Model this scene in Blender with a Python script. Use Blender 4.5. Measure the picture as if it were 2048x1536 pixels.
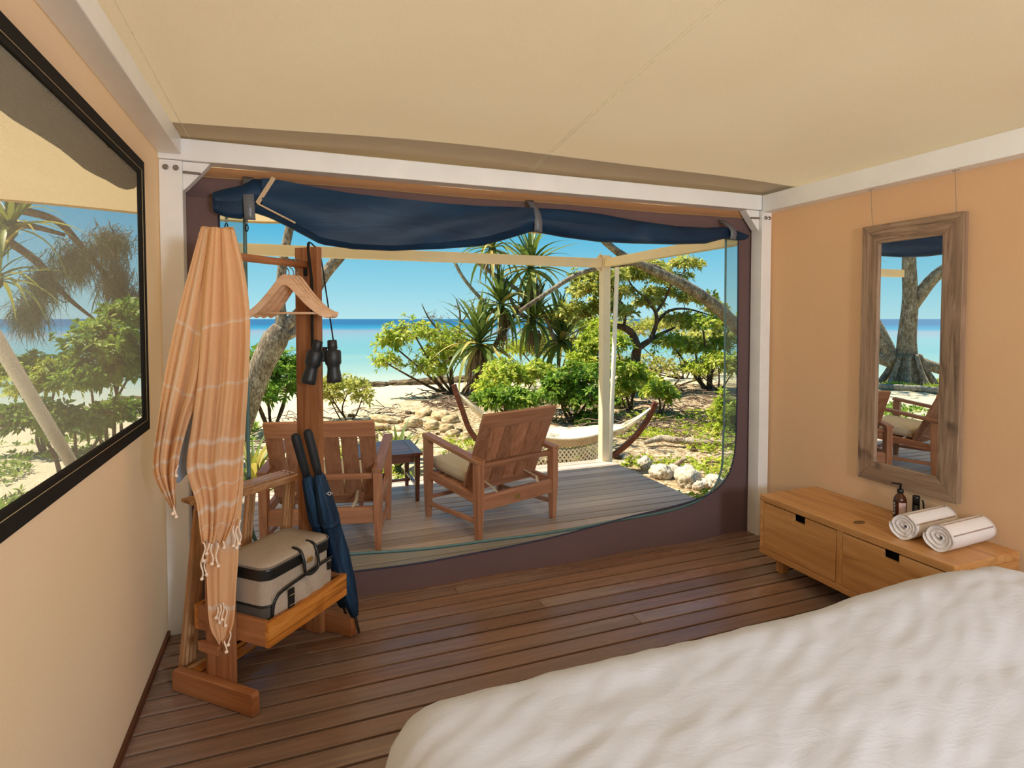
import bpy, bmesh, math, random
import numpy as np
from mathutils import Vector, Matrix, Quaternion, noise as mnoise

for _o in list(bpy.data.objects):
    bpy.data.objects.remove(_o, do_unlink=True)
SC = bpy.context.scene
COL = SC.collection
PI = math.pi
rng = np.random.default_rng(7)
random.seed(7)

# ------------------------------------------------------------------ camera
F_PX, CX, CY, YAW, PITCH, EYE = 1150.0, 1024.0, 678.0, math.radians(20.9), math.radians(2.0), 1.5
cam = bpy.data.cameras.new('camera')
cam.sensor_width = 36.0
cam.lens = F_PX / 2048 * 36.0
cam.shift_y = (CY - 768) / 2048
cam.clip_start, cam.clip_end = 0.02, 20000
camo = bpy.data.objects.new('camera', cam)
COL.objects.link(camo)
camo.location = (0, 0, EYE)
camo.rotation_euler = (PI / 2 - PITCH, 0, -YAW)
SC.camera = camo

# ------------------------------------------------------------------ sky
def srgb(r, g, b, k=1.0):
    f = lambda c: (c / 12.92 if c <= 0.04045 else ((c + 0.055) / 1.055) ** 2.4)
    return tuple(min(1.0, k * f(c / 255.0)) for c in (r, g, b)) + (1.0,)

world = bpy.data.worlds.new('sky')
SC.world = world
world.use_nodes = True
wn, wl = world.node_tree.nodes, world.node_tree.links
wn.clear()
w_out = wn.new('ShaderNodeOutputWorld')
w_bg = wn.new('ShaderNodeBackground')
w_tc = wn.new('ShaderNodeTexCoord')
w_sep = wn.new('ShaderNodeSeparateXYZ')
w_ramp = wn.new('ShaderNodeValToRGB')
wl.new(w_tc.outputs['Generated'], w_sep.inputs[0])
wl.new(w_sep.outputs['Z'], w_ramp.inputs[0])
wl.new(w_ramp.outputs[0], w_bg.inputs[0])
wl.new(w_bg.outputs[0], w_out.inputs[0])
e = w_ramp.color_ramp.elements
e[0].position, e[0].color = 0.0, srgb(176, 220, 226)
e[1].position, e[1].color = 1.0, srgb(40, 118, 186)
for pos, c in ((0.05, (146, 206, 222)), (0.15, (84, 176, 212)), (0.35, (60, 150, 204))):
    n_ = e.new(pos); n_.color = srgb(*c)
w_bg.inputs[1].default_value = 0.72

# ------------------------------------------------------------------ sun
sun = bpy.data.lights.new('sun', 'SUN')
sun.energy = 5.9
sun.angle = math.radians(0.6)
sun.color = (1.0, 0.93, 0.80)
suno = bpy.data.objects.new('sun', sun)
COL.objects.link(suno)
TO_SUN = Vector((-0.50, 0.27, 1.0)).normalized()
suno.rotation_euler = TO_SUN.to_track_quat('Z', 'Y').to_euler()
suno.location = (-6, 4, 14)

SC.view_settings.view_transform = 'Standard'
SC.view_settings.look = 'None'
SC.view_settings.gamma = 1.0
SC.view_settings.exposure = 0.62
SC.view_settings.use_curve_mapping = False
SC.cycles.max_bounces = 8
SC.cycles.diffuse_bounces = 5
SC.cycles.transparent_max_bounces = 16
SC.cycles.use_adaptive_sampling = True
SC.cycles.adaptive_threshold = 0.02
SC.cycles.sample_clamp_indirect = 6.0

# ------------------------------------------------------------------ pixel -> place helper (photo is 2048 x 1536)
_cy, _sy, _cp, _sp = math.cos(YAW), math.sin(YAW), math.cos(PITCH), math.sin(PITCH)
FW = np.array([_sy * _cp, _cy * _cp, -_sp]); RT = np.array([_cy, -_sy, 0.0]); UP = np.cross(RT, FW)
EYEP = np.array([0, 0, EYE])
def at(x, y, Y):
    d = FW + RT * (x - CX) / F_PX - UP * (y - CY) / F_PX
    return EYEP + d * (Y / d[1])
def atz(x, y, z=0.0):
    d = FW + RT * (x - CX) / F_PX - UP * (y - CY) / F_PX
    return EYEP + d * ((z - EYE) / d[2])

# ------------------------------------------------------------------ materials
MATS = {}
class NT:
    def __init__(s, name):
        s.m = bpy.data.materials.new(name); s.m.use_nodes = True
        s.n, s.l = s.m.node_tree.nodes, s.m.node_tree.links
        s.n.clear(); s.out = s.n.new('ShaderNodeOutputMaterial')
    def add(s, t, **kw):
        o = s.n.new(t)
        for k, v in kw.items():
            if k in o.inputs: o.inputs[k].default_value = v
            else: setattr(o, k, v)
        return o
    def link(s, a, b): s.l.new(a, b)
    def coords(s, scale=(1, 1, 1), kind='Object', rot=(0, 0, 0)):
        tc = s.add('ShaderNodeTexCoord'); mp = s.add('ShaderNodeMapping')
        mp.inputs['Scale'].default_value = scale; mp.inputs['Rotation'].default_value = rot
        s.link(tc.outputs[kind], mp.inputs[0]); return mp.outputs[0]
    def noise(s, vec, scale, detail=4, rough=0.55, dist=0.0):
        o = s.add('ShaderNodeTexNoise', Scale=scale, Detail=detail, Roughness=rough, Distortion=dist)
        s.link(vec, o.inputs['Vector']); return o.outputs['Fac']
    def ramp(s, fac, stops):
        r = s.add('ShaderNodeValToRGB'); el = r.color_ramp.elements
        while len(el) < len(stops): el.new(0.5)
        for i, (p, c) in enumerate(stops):
            el[i].position = p; el[i].color = c if len(c) == 4 else tuple(c) + (1,)
        s.link(fac, r.inputs[0]); return r.outputs[0]
    def mix(s, fac, a, b, mode='MIX'):
        m = s.add('ShaderNodeMix', data_type='RGBA', blend_type=mode)
        for v, i in ((fac, 0), (a, 6), (b, 7)):
            if hasattr(v, 'is_linked'): s.link(v, m.inputs[i])
            else: m.inputs[i].default_value = v
        return m.outputs[2]
    def bump(s, h, strength=0.3, dist=0.01):
        b = s.add('ShaderNodeBump', Strength=strength, Distance=dist)
        s.link(h, b.inputs['Height']); return b.outputs[0]
    def bsdf(s, color, rough=0.6, normal=None, spec=0.5, **kw):
        p = s.add('ShaderNodeBsdfPrincipled')
        for v, k in ((color, 'Base Color'), (rough, 'Roughness')):
            if hasattr(v, 'is_linked'): s.link(v, p.inputs[k])
            else: p.inputs[k].default_value = v
        p.inputs['Specular IOR Level'].default_value = spec
        for k, v in kw.items(): p.inputs[k].default_value = v
        if normal is not None: s.link(normal, p.inputs['Normal'])
        return p.outputs[0]
    def done(s, sh):
        s.link(sh, s.out.inputs[0]); return s.m

def plain(name, col, rough=0.6, metal=0.0, spec=0.5, vary=0.12, scale=40.0, bump=0.0):
    if name in MATS: return MATS[name]
    t = NT(name)
    f = t.noise(t.coords(), scale, 3)
    c = t.ramp(f, [(0.3, tuple(v * (1 - vary) for v in col[:3])), (0.7, tuple(min(1, v * (1 + vary)) for v in col[:3]))])
    nb = t.bump(f, bump, 0.003) if bump else None
    MATS[name] = t.done(t.bsdf(c, rough, nb, spec, Metallic=metal)); return MATS[name]

def wood(name, dark, mid, light, axis=0, rough=0.45, freq=26.0, knots=0.0, spec=0.4, vary=0.25):
    key = '%s_%d' % (name, axis)
    if key in MATS: return MATS[key]
    t = NT(key)
    sc = [1.0, 1.0, 1.0]; sc[axis] = 0.07
    v = t.coords(tuple(sc))
    oi = t.add('ShaderNodeObjectInfo')
    ad = t.add('ShaderNodeVectorMath', operation='ADD'); cm = t.add('ShaderNodeCombineXYZ')
    mu = t.add('ShaderNodeMath', operation='MULTIPLY'); mu.inputs[1].default_value = 9.0
    t.link(oi.outputs['Random'], mu.inputs[0])
    for i in range(3): t.link(mu.outputs[0], cm.inputs[i])
    t.link(v, ad.inputs[0]); t.link(cm.outputs[0], ad.inputs[1])
    v = ad.outputs[0]
    g = t.noise(v, freq, 6, 0.62, 0.9)
    b = t.noise(v, freq * 0.22, 3, 0.5, 0.6)
    c = t.ramp(g, [(0.28, dark), (0.5, mid), (0.74, light)])
    c = t.mix(t.ramp(b, [(0.35, (0, 0, 0)), (0.7, (0.6, 0.6, 0.6))]), c, mid)
    rv = t.ramp(oi.outputs['Random'], [(0, (1 - vary,) * 3), (1, (1 + vary * 0.6,) * 3)])
    c = t.mix(1.0, c, rv, 'MULTIPLY')
    if knots:
        k = t.noise(t.coords((1, 1, 1)), 5.5, 2, 0.5)
        c = t.mix(t.ramp(k, [(0.62, (0, 0, 0)), (0.72, (knots,) * 3)]), c, dark)
    MATS[key] = t.done(t.bsdf(c, rough, t.bump(g, 0.12, 0.002), spec)); return MATS[key]

def canvas(name, col, trans=0.5, weave=420.0, tint=None):
    if name in MATS: return MATS[name]
    t = NT(name)
    v = t.coords()
    w = t.noise(v, weave, 2, 0.6)
    big = t.noise(v, 1.6, 3, 0.5)
    c = t.mix(0.10, col, t.ramp(w, [(0.3, (0.0, 0.0, 0.0)), (0.7, (1, 1, 1))]), 'OVERLAY')
    c = t.mix(0.10, c, t.ramp(big, [(0.3, (0.35, 0.3, 0.25)), (0.7, (0.65, 0.65, 0.65))]), 'OVERLAY')
    d = t.add('ShaderNodeBsdfDiffuse'); tr = t.add('ShaderNodeBsdfTranslucent')
    t.link(c, d.inputs[0])
    if tint: tr.inputs[0].default_value = tint
    else: t.link(c, tr.inputs[0])
    nb = t.bump(w, 0.12, 0.002); t.link(nb, d.inputs['Normal'])
    mx = t.add('ShaderNodeMixShader'); mx.inputs[0].default_value = trans
    t.link(d.outputs[0], mx.inputs[1]); t.link(tr.outputs[0], mx.inputs[2])
    MATS[name] = t.done(mx.outputs[0]); return MATS[name]

def leafmat(name, stops, trans=0.35, gloss=0.12):
    if name in MATS: return MATS[name]
    t = NT(name)
    a = t.add('ShaderNodeAttribute'); a.attribute_name = 'tone'
    c = t.ramp(a.outputs['Fac'], stops)
    d = t.add('ShaderNodeBsdfPrincipled'); d.inputs['Roughness'].default_value = 0.5
    d.inputs['Specular IOR Level'].default_value = gloss * 2
    tr = t.add('ShaderNodeBsdfTranslucent')
    t.link(c, d.inputs['Base Color']); t.link(c, tr.inputs[0])
    mx = t.add('ShaderNodeMixShader'); mx.inputs[0].default_value = trans
    t.link(d.outputs[0], mx.inputs[1]); t.link(tr.outputs[0], mx.inputs[2])
    MATS[name] = t.done(mx.outputs[0]); return MATS[name]

def bark(name, dark, mid, light, scale=9.0, stretch=0.45):
    if name in MATS: return MATS[name]
    t = NT(name)
    v = t.coords((1, 1, stretch))
    a = t.noise(v, scale, 6, 0.7, 0.5); b = t.noise(v, scale * 5, 4, 0.7)
    c = t.ramp(a, [(0.3, dark), (0.5, mid), (0.68, light)])
    c = t.mix(t.ramp(b, [(0.42, (0.75,) * 3), (0.56, (0, 0, 0))]), c, dark)
    MATS[name] = t.done(t.bsdf(c, 0.9, t.bump(b, 0.6, 0.02), 0.2)); return MATS[name]

def mat_screen():
    t = NT('fly_screen_mesh')
    v = t.coords()
    f = t.noise(v, 700, 2)
    d = t.add('ShaderNodeBsdfDiffuse'); t.link(t.ramp(f, [(0.3, srgb(180, 174, 156)), (0.7, srgb(214, 206, 186))]), d.inputs[0])
    tr = t.add('ShaderNodeBsdfTransparent'); tr.inputs[0].default_value = (1, 1, 1, 1)
    mx = t.add('ShaderNodeMixShader'); mx.inputs[0].default_value = 0.40
    t.link(tr.outputs[0], mx.inputs[1]); t.link(d.outputs[0], mx.inputs[2])
    return t.done(mx.outputs[0])
def mat_vinyl():
    t = NT('clear_vinyl')
    tr = t.add('ShaderNodeBsdfTransparent'); tr.inputs[0].default_value = (0.66, 0.74, 0.72, 1)
    g = t.add('ShaderNodeBsdfGlossy'); g.inputs['Roughness'].default_value = 0.12
    d = t.add('ShaderNodeBsdfDiffuse'); d.inputs[0].default_value = srgb(190, 205, 205)
    m1 = t.add('ShaderNodeMixShader'); m1.inputs[0].default_value = 0.05
    m2 = t.add('ShaderNodeMixShader'); m2.inputs[0].default_value = 0.10
    t.link(tr.outputs[0], m1.inputs[1]); t.link(g.outputs[0], m1.inputs[2])
    t.link(m1.outputs[0], m2.inputs[1]); t.link(d.outputs[0], m2.inputs[2])
    return t.done(m2.outputs[0])
def mat_boards(name, warm, grey, dark, warmness=0.5, rough=0.38, wear=1.1):
    t = NT(name)
    v = t.coords((0.10, 1, 1))
    vw = t.coords((0.35, 1, 1))
    oi = t.add('ShaderNodeObjectInfo')
    ad = t.add('ShaderNodeVectorMath', operation='ADD'); cm = t.add('ShaderNodeCombineXYZ')
    mu = t.add('ShaderNodeMath', operation='MULTIPLY'); mu.inputs[1].default_value = 7.0
    t.link(oi.outputs['Random'], mu.inputs[0]); t.link(mu.outputs[0], cm.inputs[0]); t.link(mu.outputs[0], cm.inputs[2])
    t.link(v, ad.inputs[0]); t.link(cm.outputs[0], ad.inputs[1])
    g = t.noise(ad.outputs[0], 40, 6, 0.65, 0.4)
    w = t.noise(vw, wear * 2.2, 5, 0.62, 0.6)
    w2 = t.noise(vw, wear * 5.0, 4, 0.6)
    c = t.mix(t.ramp(w, [(0.5 - 0.18 * warmness - 0.05, (0, 0, 0)), (0.64, (1, 1, 1))]), warm, grey)
    c = t.mix(t.ramp(w2, [(0.55, (0, 0, 0)), (0.75, (0.75,) * 3)]), c, dark)
    c = t.mix(0.55, c, t.ramp(g, [(0.3, (0.25,) * 3), (0.7, (0.75,) * 3)]), 'OVERLAY')
    c = t.mix(1.0, c, t.ramp(oi.outputs['Random'], [(0, (0.74, 0.72, 0.70)), (1, (1.12,) * 3)]), 'MULTIPLY')
    r = t.ramp(w2, [(0.3, (rough - 0.08,) * 3), (0.7, (rough + 0.18,) * 3)])
    return t.done(t.bsdf(c, r, t.bump(g, 0.12, 0.002), 0.5))
def mat_stripe(name, base, line, axis, period, width, trans=0.25):
    t = NT(name)
    sep = t.add('ShaderNodeSeparateXYZ'); t.link(t.coords(), sep.inputs[0])
    return t, sep

def mat_ground():
    t = NT('sandy_ground')
    v = t.coords()
    a = t.noise(v, 0.45, 5, 0.6, 0.4); b = t.noise(v, 2.6, 5, 0.65); f = t.noise(v, 30, 5, 0.75)
    sep = t.add('ShaderNodeSeparateXYZ'); t.link(v, sep.inputs[0])
    sand = t.ramp(f, [(0.25, srgb(186, 164, 122)), (0.5, srgb(224, 206, 166)), (0.75, srgb(244, 232, 202))])
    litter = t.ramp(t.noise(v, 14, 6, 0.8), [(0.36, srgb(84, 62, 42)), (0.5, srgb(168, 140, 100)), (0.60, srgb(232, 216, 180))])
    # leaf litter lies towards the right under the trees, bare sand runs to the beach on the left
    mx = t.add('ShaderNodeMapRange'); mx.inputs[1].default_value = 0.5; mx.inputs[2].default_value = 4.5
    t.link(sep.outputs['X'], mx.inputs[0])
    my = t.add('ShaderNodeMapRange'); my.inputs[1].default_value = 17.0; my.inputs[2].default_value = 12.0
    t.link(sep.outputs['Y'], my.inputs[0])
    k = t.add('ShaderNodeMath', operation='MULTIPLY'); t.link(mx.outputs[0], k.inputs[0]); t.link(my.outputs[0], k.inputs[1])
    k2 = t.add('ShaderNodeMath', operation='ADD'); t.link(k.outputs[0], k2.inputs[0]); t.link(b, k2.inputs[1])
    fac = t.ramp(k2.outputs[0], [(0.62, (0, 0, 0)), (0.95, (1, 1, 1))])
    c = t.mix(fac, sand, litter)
    return t.done(t.bsdf(c, 0.95, t.bump(f, 0.8, 0.03), 0.1))
def mat_sea():
    t = NT('lagoon_water')
    v = t.coords()
    sep = t.add('ShaderNodeSeparateXYZ'); t.link(v, sep.inputs[0])
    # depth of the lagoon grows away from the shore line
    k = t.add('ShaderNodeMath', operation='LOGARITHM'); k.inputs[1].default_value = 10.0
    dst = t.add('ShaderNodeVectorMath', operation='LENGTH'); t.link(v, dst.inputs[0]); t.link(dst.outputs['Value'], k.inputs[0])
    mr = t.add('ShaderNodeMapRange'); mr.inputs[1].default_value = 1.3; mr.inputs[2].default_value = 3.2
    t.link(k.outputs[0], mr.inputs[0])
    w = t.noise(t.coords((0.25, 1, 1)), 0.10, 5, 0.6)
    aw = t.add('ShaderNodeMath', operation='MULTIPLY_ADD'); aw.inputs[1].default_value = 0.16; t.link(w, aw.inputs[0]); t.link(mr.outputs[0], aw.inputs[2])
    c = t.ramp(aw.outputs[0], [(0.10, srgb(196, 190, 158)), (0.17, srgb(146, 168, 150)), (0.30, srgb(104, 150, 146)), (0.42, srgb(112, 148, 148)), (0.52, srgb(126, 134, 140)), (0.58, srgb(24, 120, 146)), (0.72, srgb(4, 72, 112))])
    rip = t.noise(t.coords((0.3, 1, 1)), 1.8, 4, 0.6)
    return t.done(t.bsdf(c, 0.35, t.bump(rip, 0.35, 0.15), 0.35))

# ------------------------------------------------------------------ mesh helpers
class MB:
    def __init__(s): s.v, s.f, s.c = [], [], 0
    def add(s, verts, faces):
        k = len(s.v); s.v.extend(tuple(map(float, p)) for p in verts); s.f.extend(tuple(i + k for i in q) for q in faces); return s
    def box(s, lo, hi):
        (a, b, c), (d, e_, f) = lo, hi
        return s.add([(a,b,c),(d,b,c),(d,e_,c),(a,e_,c),(a,b,f),(d,b,f),(d,e_,f),(a,e_,f)],
                     [(0,3,2,1),(4,5,6,7),(0,1,5,4),(1,2,6,5),(2,3,7,6),(3,0,4,7)])
    def bar(s, p0, p1, w, h, up=(0, 0, 1), w1=None, h1=None):
        p0, p1 = np.array(p0, float), np.array(p1, float); d = p1 - p0; d /= np.linalg.norm(d)
        side = np.cross(d, np.array(up, float)); side /= np.linalg.norm(side); u = np.cross(side, d)
        w1, h1 = w1 or w, h1 or h
        vs = []
        for p, a, b in ((p0, w, h), (p1, w1, h1)):
            for sx, sz in ((-1,-1),(1,-1),(1,1),(-1,1)): vs.append(p + side * sx * a / 2 + u * sz * b / 2)
        return s.add(vs, [(0,1,2,3)[::-1] if False else (3,2,1,0),(4,5,6,7),(0,1,5,4),(1,2,6,5),(2,3,7,6),(3,0,4,7)])
    def tube(s, pts, rad, n=8, cap=True, flat=1.0):
        pts = [np.array(p, float) for p in pts]
        if not hasattr(rad, '__len__'): rad = [rad] * len(pts)
        k = len(s.v); prev = None
        for i, p in enumerate(pts):
            d = pts[min(i + 1, len(pts) - 1)] - pts[max(i - 1, 0)]
            L = np.linalg.norm(d); d = d / L if L > 1e-9 else np.array([0, 0, 1.0])
            if prev is None:
                a = np.array([1.0, 0, 0]) if abs(d[0]) < 0.8 else np.array([0, 1.0, 0])
            else: a = prev
            a = a - d * (a @ d); a /= (np.linalg.norm(a) + 1e-12); b = np.cross(d, a); prev = a
            for j in range(n):
                t = 2 * PI * j / n
                s.v.append(tuple(p + rad[i] * (a * math.cos(t) + b * math.sin(t) * flat)))
        for i in range(len(pts) - 1):
            for j in range(n):
                s.f.append((k + i*n + j, k + i*n + (j+1) % n, k + (i+1)*n + (j+1) % n, k + (i+1)*n + j))
        if cap:
            s.f.append(tuple(k + j for j in range(n))[::-1]); m = k + (len(pts)-1) * n
            s.f.append(tuple(m + j for j in range(n)))
        return s
    def lathe(s, prof, n=20, org=(0,0,0), sx=1.0, sy=1.0):
        k = len(s.v)
        for r, z in prof:
            for j in range(n):
                t = 2 * PI * j / n
                s.v.append((org[0] + r*sx*math.cos(t), org[1] + r*sy*math.sin(t), org[2] + z))
        for i in range(len(prof) - 1):
            for j in range(n):
                s.f.append((k+i*n+j, k+i*n+(j+1)%n, k+(i+1)*n+(j+1)%n, k+(i+1)*n+j))
        s.f.append(tuple(k+j for j in range(n))[::-1]); m = k+(len(prof)-1)*n; s.f.append(tuple(m+j for j in range(n)))
        return s
    def prism(s, poly, z0, z1, plane='xy'):
        n = len(poly); k = len(s.v)
        f = {'xy': lambda p, z: (p[0], p[1], z), 'xz': lambda p, z: (p[0], z, p[1]), 'yz': lambda p, z: (z, p[0], p[1])}[plane]
        for z in (z0, z1): s.v.extend(f(p, z) for p in poly)
        s.f.append(tuple(k + i for i in range(n))[::-1]); s.f.append(tuple(k + n + i for i in range(n)))
        for i in range(n): s.f.append((k+i, k+(i+1)%n, k+n+(i+1)%n, k+n+i))
        return s
    def grid(s, P):
        P = np.asarray(P); r, c = P.shape[:2]; k = len(s.v)
        s.v.extend(map(tuple, P.reshape(-1, 3).tolist()))
        for i in range(r - 1):
            for j in range(c - 1): s.f.append((k+i*c+j, k+i*c+j+1, k+(i+1)*c+j+1, k+(i+1)*c+j))
        return s

def mesh_from(name, v, f, smooth=False):
    me = bpy.data.meshes.new(name); me.from_pydata([tuple(p) for p in v], [], f); me.update()
    if smooth: me.polygons.foreach_set('use_smooth', [True] * len(me.polygons))
    return me
def fast_mesh(name, V, Fq, tone=None, smooth=False):
    """numpy quads -> mesh with a per-vertex tone attribute"""
    me = bpy.data.meshes.new(name); V = np.ascontiguousarray(V, dtype=np.float32); Fq = np.ascontiguousarray(Fq, dtype=np.int32)
    me.vertices.add(len(V)); me.vertices.foreach_set('co', V.ravel())
    k = Fq.shape[1]
    me.loops.add(Fq.size); me.loops.foreach_set('vertex_index', Fq.ravel())
    me.polygons.add(len(Fq)); me.polygons.foreach_set('loop_start', np.arange(0, Fq.size, k, dtype=np.int32))
    me.polygons.foreach_set('loop_total', np.full(len(Fq), k, dtype=np.int32))
    if smooth: me.polygons.foreach_set('use_smooth', np.ones(len(Fq), dtype=bool))
    me.update(calc_edges=True); me.validate()
    if tone is not None:
        at_ = me.attributes.new('tone', 'FLOAT', 'POINT'); at_.data.foreach_set('value', np.asarray(tone, dtype=np.float32))
    return me
def link(name, me, mat=None, parent=None, loc=None, rotz=0.0):
    o = bpy.data.objects.new(name, me); COL.objects.link(o)
    if mat is not None and me is not None and len(me.materials) == 0: me.materials.append(mat)
    if parent is not None: o.parent = parent
    if loc is not None: o.location = loc
    if rotz: o.rotation_euler[2] = rotz
    return o
def tag(o, label=None, cat=None, group=None, kind=None):
    if label: o['label'] = label
    if cat: o['category'] = cat
    if group: o['group'] = group
    if kind: o['kind'] = kind
    return o
def thing(name, label, cat, loc=(0, 0, 0), rotz=0.0, group=None):
    o = bpy.data.objects.new(name, None); COL.objects.link(o)
    o.empty_display_size = 0.05; o.location = loc; o.rotation_euler[2] = rotz
    return tag(o, label, cat, group)
def bevel(o, w=0.003, seg=2):
    m = o.modifiers.new('bevel', 'BEVEL'); m.width = w; m.segments = seg; m.limit_method = 'ANGLE'; m.angle_limit = math.radians(35)
    return o
def top_of(o):
    while o.parent: o = o.parent
    return o
def part(name, mb, mat, parent=None, smooth=False, bev=0.0, world=False, label=None):
    v = mb.v
    if world and parent is not None:
        l = top_of(parent).location; v = [(p[0]-l[0], p[1]-l[1], p[2]-l[2]) for p in v]
    o = link(name, mesh_from(name, v, mb.f, smooth), mat, parent)
    if bev: bevel(o, bev)
    if label: o['label'] = label
    return o
def solo(name, mb, mat, label, cat, loc=(0, 0, 0), rotz=0.0, group=None, smooth=False, bev=0.0, world=False):
    v = mb.v
    if world: v = [(p[0]-loc[0], p[1]-loc[1], p[2]-loc[2]) for p in v]
    o = link(name, mesh_from(name, v, mb.f, smooth), mat, None, loc, rotz)
    if bev: bevel(o, bev)
    return tag(o, label, cat, group)
def struct(name, mb, mat, smooth=False, bev=0.0, parent=None):
    o = part(name, mb, mat, parent, smooth, bev)
    if parent is None: o['kind'] = 'structure'
    return o
def copy_tree(o, parent=None):
    c = o.copy(); COL.objects.link(c); c.parent = parent
    for ch in list(o.children): copy_tree(ch, c)
    return c
def spline(pts, n):
    """Catmull-Rom through pts, n samples"""
    P = np.array(pts, float); P = np.vstack([2*P[0]-P[1], P, 2*P[-1]-P[-2]]); m = len(P) - 3
    out = []
    for t in np.linspace(0, m, n):
        i = min(int(t), m - 1); u = t - i; a, b, c, d = P[i:i+4]
        out.append(0.5*((2*b)+(-a+c)*u+(2*a-5*b+4*c-d)*u*u+(-a+3*b-3*c+d)*u**3))
    return np.array(out)
def lerp_list(pairs, x):
    xs = [p[0] for p in pairs]; ys = [p[1] for p in pairs]; return np.interp(x, xs, ys)
def nz(p, s): return mnoise.noise(Vector((float(p[0])*s, float(p[1])*s, float(p[2])*s)))

# ================================================================== THE ROOM
XL, XR, YB, YR, ZB = -0.57, 3.08, 3.19, -2.6, 2.335
M_CANVAS = canvas('tent_canvas_ceiling', srgb(208, 189, 156), 0.18)
M_WALLL = canvas('tent_canvas_wall', srgb(238, 211, 181), 0.26)
M_WALLR = canvas('tent_canvas_wall_peach', srgb(244, 190, 140), 0.40)
M_STEEL = plain('white_painted_steel', srgb(246, 246, 244), 0.38, vary=0.03, scale=6)
M_BOLT = plain('zinc_bolt', srgb(150, 146, 140), 0.35, metal=0.9)
M_DARKCANVAS = canvas('dark_plum_canvas', srgb(116, 94, 94), 0.16, 300)
M_TAN = canvas('tan_canvas_strip', srgb(176, 132, 96), 0.3)
M_BLACK = plain('black_webbing', srgb(34, 31, 28), 0.85, spec=0.2)
M_THREAD = plain('tan_thread', srgb(176, 156, 116), 0.9)
M_SCREEN = mat_screen()
M_VINYL = mat_vinyl()
M_FLOOR = mat_boards('floor_hardwood', srgb(140, 108, 90), srgb(150, 142, 138), srgb(88, 76, 70), 0.2, 0.24)
M_DECK = mat_boards('deck_hardwood', srgb(196, 176, 158), srgb(208, 202, 196), srgb(168, 154, 144), 0.15, 0.42, 0.8)
M_UNDER = plain('dark_void', srgb(26, 20, 17), 0.95)

# floor: dark slab below, one mesh per board
floor = struct('floor', MB().box((XL, YR, -0.16), (XR, YB + 0.02, -0.024)), M_UNDER)
PITCH_F = 0.104
BW = 3.65
brd = mesh_from('board', *(lambda m: (m.v, m.f))(MB().box((0, 0, -0.022), (1, PITCH_F - 0.0135, 0.0))))
brd.materials.append(M_FLOOR)
y = YB + 0.02 - PITCH_F; i = 0
while y > YR:
    cuts = [XL + 0.005, XR - 0.005]
    if i % 3 == 1: cuts.insert(1, XL + 0.3 + BW * (((i * 0.377) % 1.0) * 0.8))
    for a, b in zip(cuts[:-1], cuts[1:]):
        o = link('board', brd, None, floor, (a, y, 0)); o.scale = (b - a - 0.002, 1, 1)
        bevel(o, 0.0015, 1)
    y -= PITCH_F; i += 1
struct('baseboard_left', MB().box((XL + 0.001, YR, 0.0), (XL + 0.014, YB - 0.12, 0.028)), wood('skirting_wood', srgb(70, 36, 18), srgb(112, 60, 30), srgb(140, 80, 40), 1))

# left wall with its screen window
WY0, WY1, WZ0, WZ1 = 0.35, 2.70, 1.098, 2.088
def plane_yz(x, y0, y1, z0, z1, n=14):
    ys = np.linspace(y0, y1, n); zs = np.linspace(z0, z1, n)
    return np.array([[(x, a, b) for a in ys] for b in zs])
m = MB()
m.grid(plane_yz(XL, YR, YB, 0, WZ0)); m.grid(plane_yz(XL, YR, YB, WZ1, 2.345, 8))
m.grid(plane_yz(XL, YR, WY0, WZ0, WZ1, 8)); m.grid(plane_yz(XL, WY1, YB, WZ0, WZ1, 8))
struct('wall_left', m, M_WALLL)
win = tag(thing('window_1', None, None, (XL, WY0, WZ0)), kind='structure')
b = 0.058
for lo, hi in (((XL-0.004, WY0-b, WZ0-b), (XL+0.008, WY1+b+0.02, WZ0+0.006)), ((XL-0.004, WY0-b, WZ1-0.006), (XL+0.008, WY1+b+0.02, WZ1+b)),
               ((XL-0.004, WY1-0.006, WZ0), (XL+0.008, WY1+b+0.02, WZ1)), ((XL-0.004, WY0-b, WZ0), (XL+0.008, WY0+0.006, WZ1))):
    part('window_border', MB().box(lo, hi), M_BLACK, win, world=True, bev=0.003)
part('fly_screen', MB().grid(plane_yz(XL - 0.002, WY0 - 0.02, WY1 + 0.02, WZ0 - 0.02, WZ1 + 0.02, 4)), M_SCREEN, win, world=True)
for pts in ([(XL+0.0105, WY0, WZ0-0.012), (XL+0.0105, WY1+0.012, WZ0-0.012)], [(XL+0.0105, WY1+0.018, WZ0-0.012), (XL+0.0105, WY1+0.018, WZ1+0.01)], [(XL+0.0105, WY0, WZ1+0.012), (XL+0.0105, WY1+0.012, WZ1+0.012)]):
    part('stitching', MB().tube(pts, 0.0012, 5), M_THREAD, win, world=True)
pr_ = []
for k in range(20):
    yy = WY0 + (WY1 - WY0 + 0.14) * k / 19
    pr_.append((XL - 0.075 + 0.01 * math.sin(yy * 9), yy, WZ1 + 0.000 + 0.008 * math.sin(yy * 5)))
part('rolled_window_cover', MB().tube(pr_, [(0.078 + 0.006 * math.sin(k * 1.3)) * (1 - 0.25 * k / 19) for k in range(20)], 12), canvas('cover_canvas', srgb(84, 72, 50), 0.25), win, smooth=True, world=True)

# right and rear walls
struct('wall_right', MB().grid(plane_yz(XR, YR, YB, 0, 2.345, 10)), M_WALLR)
m = MB()
for xa, xb_, za, zb_ in ((XL, -0.3, 0, 2.345), (2.85, XR, 0, 2.345), (-0.3, 2.85, 0, 0.12), (-0.3, 2.85, 2.22, 2.345)):
    m.grid(np.array([[(a, YR, b_) for a in np.linspace(xa, xb_, 5)] for b_ in np.linspace(za, zb_, 5)]))
struct('wall_rear', m, M_WALLL)      # unseen wide opening, added to let fill daylight in from behind

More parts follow.
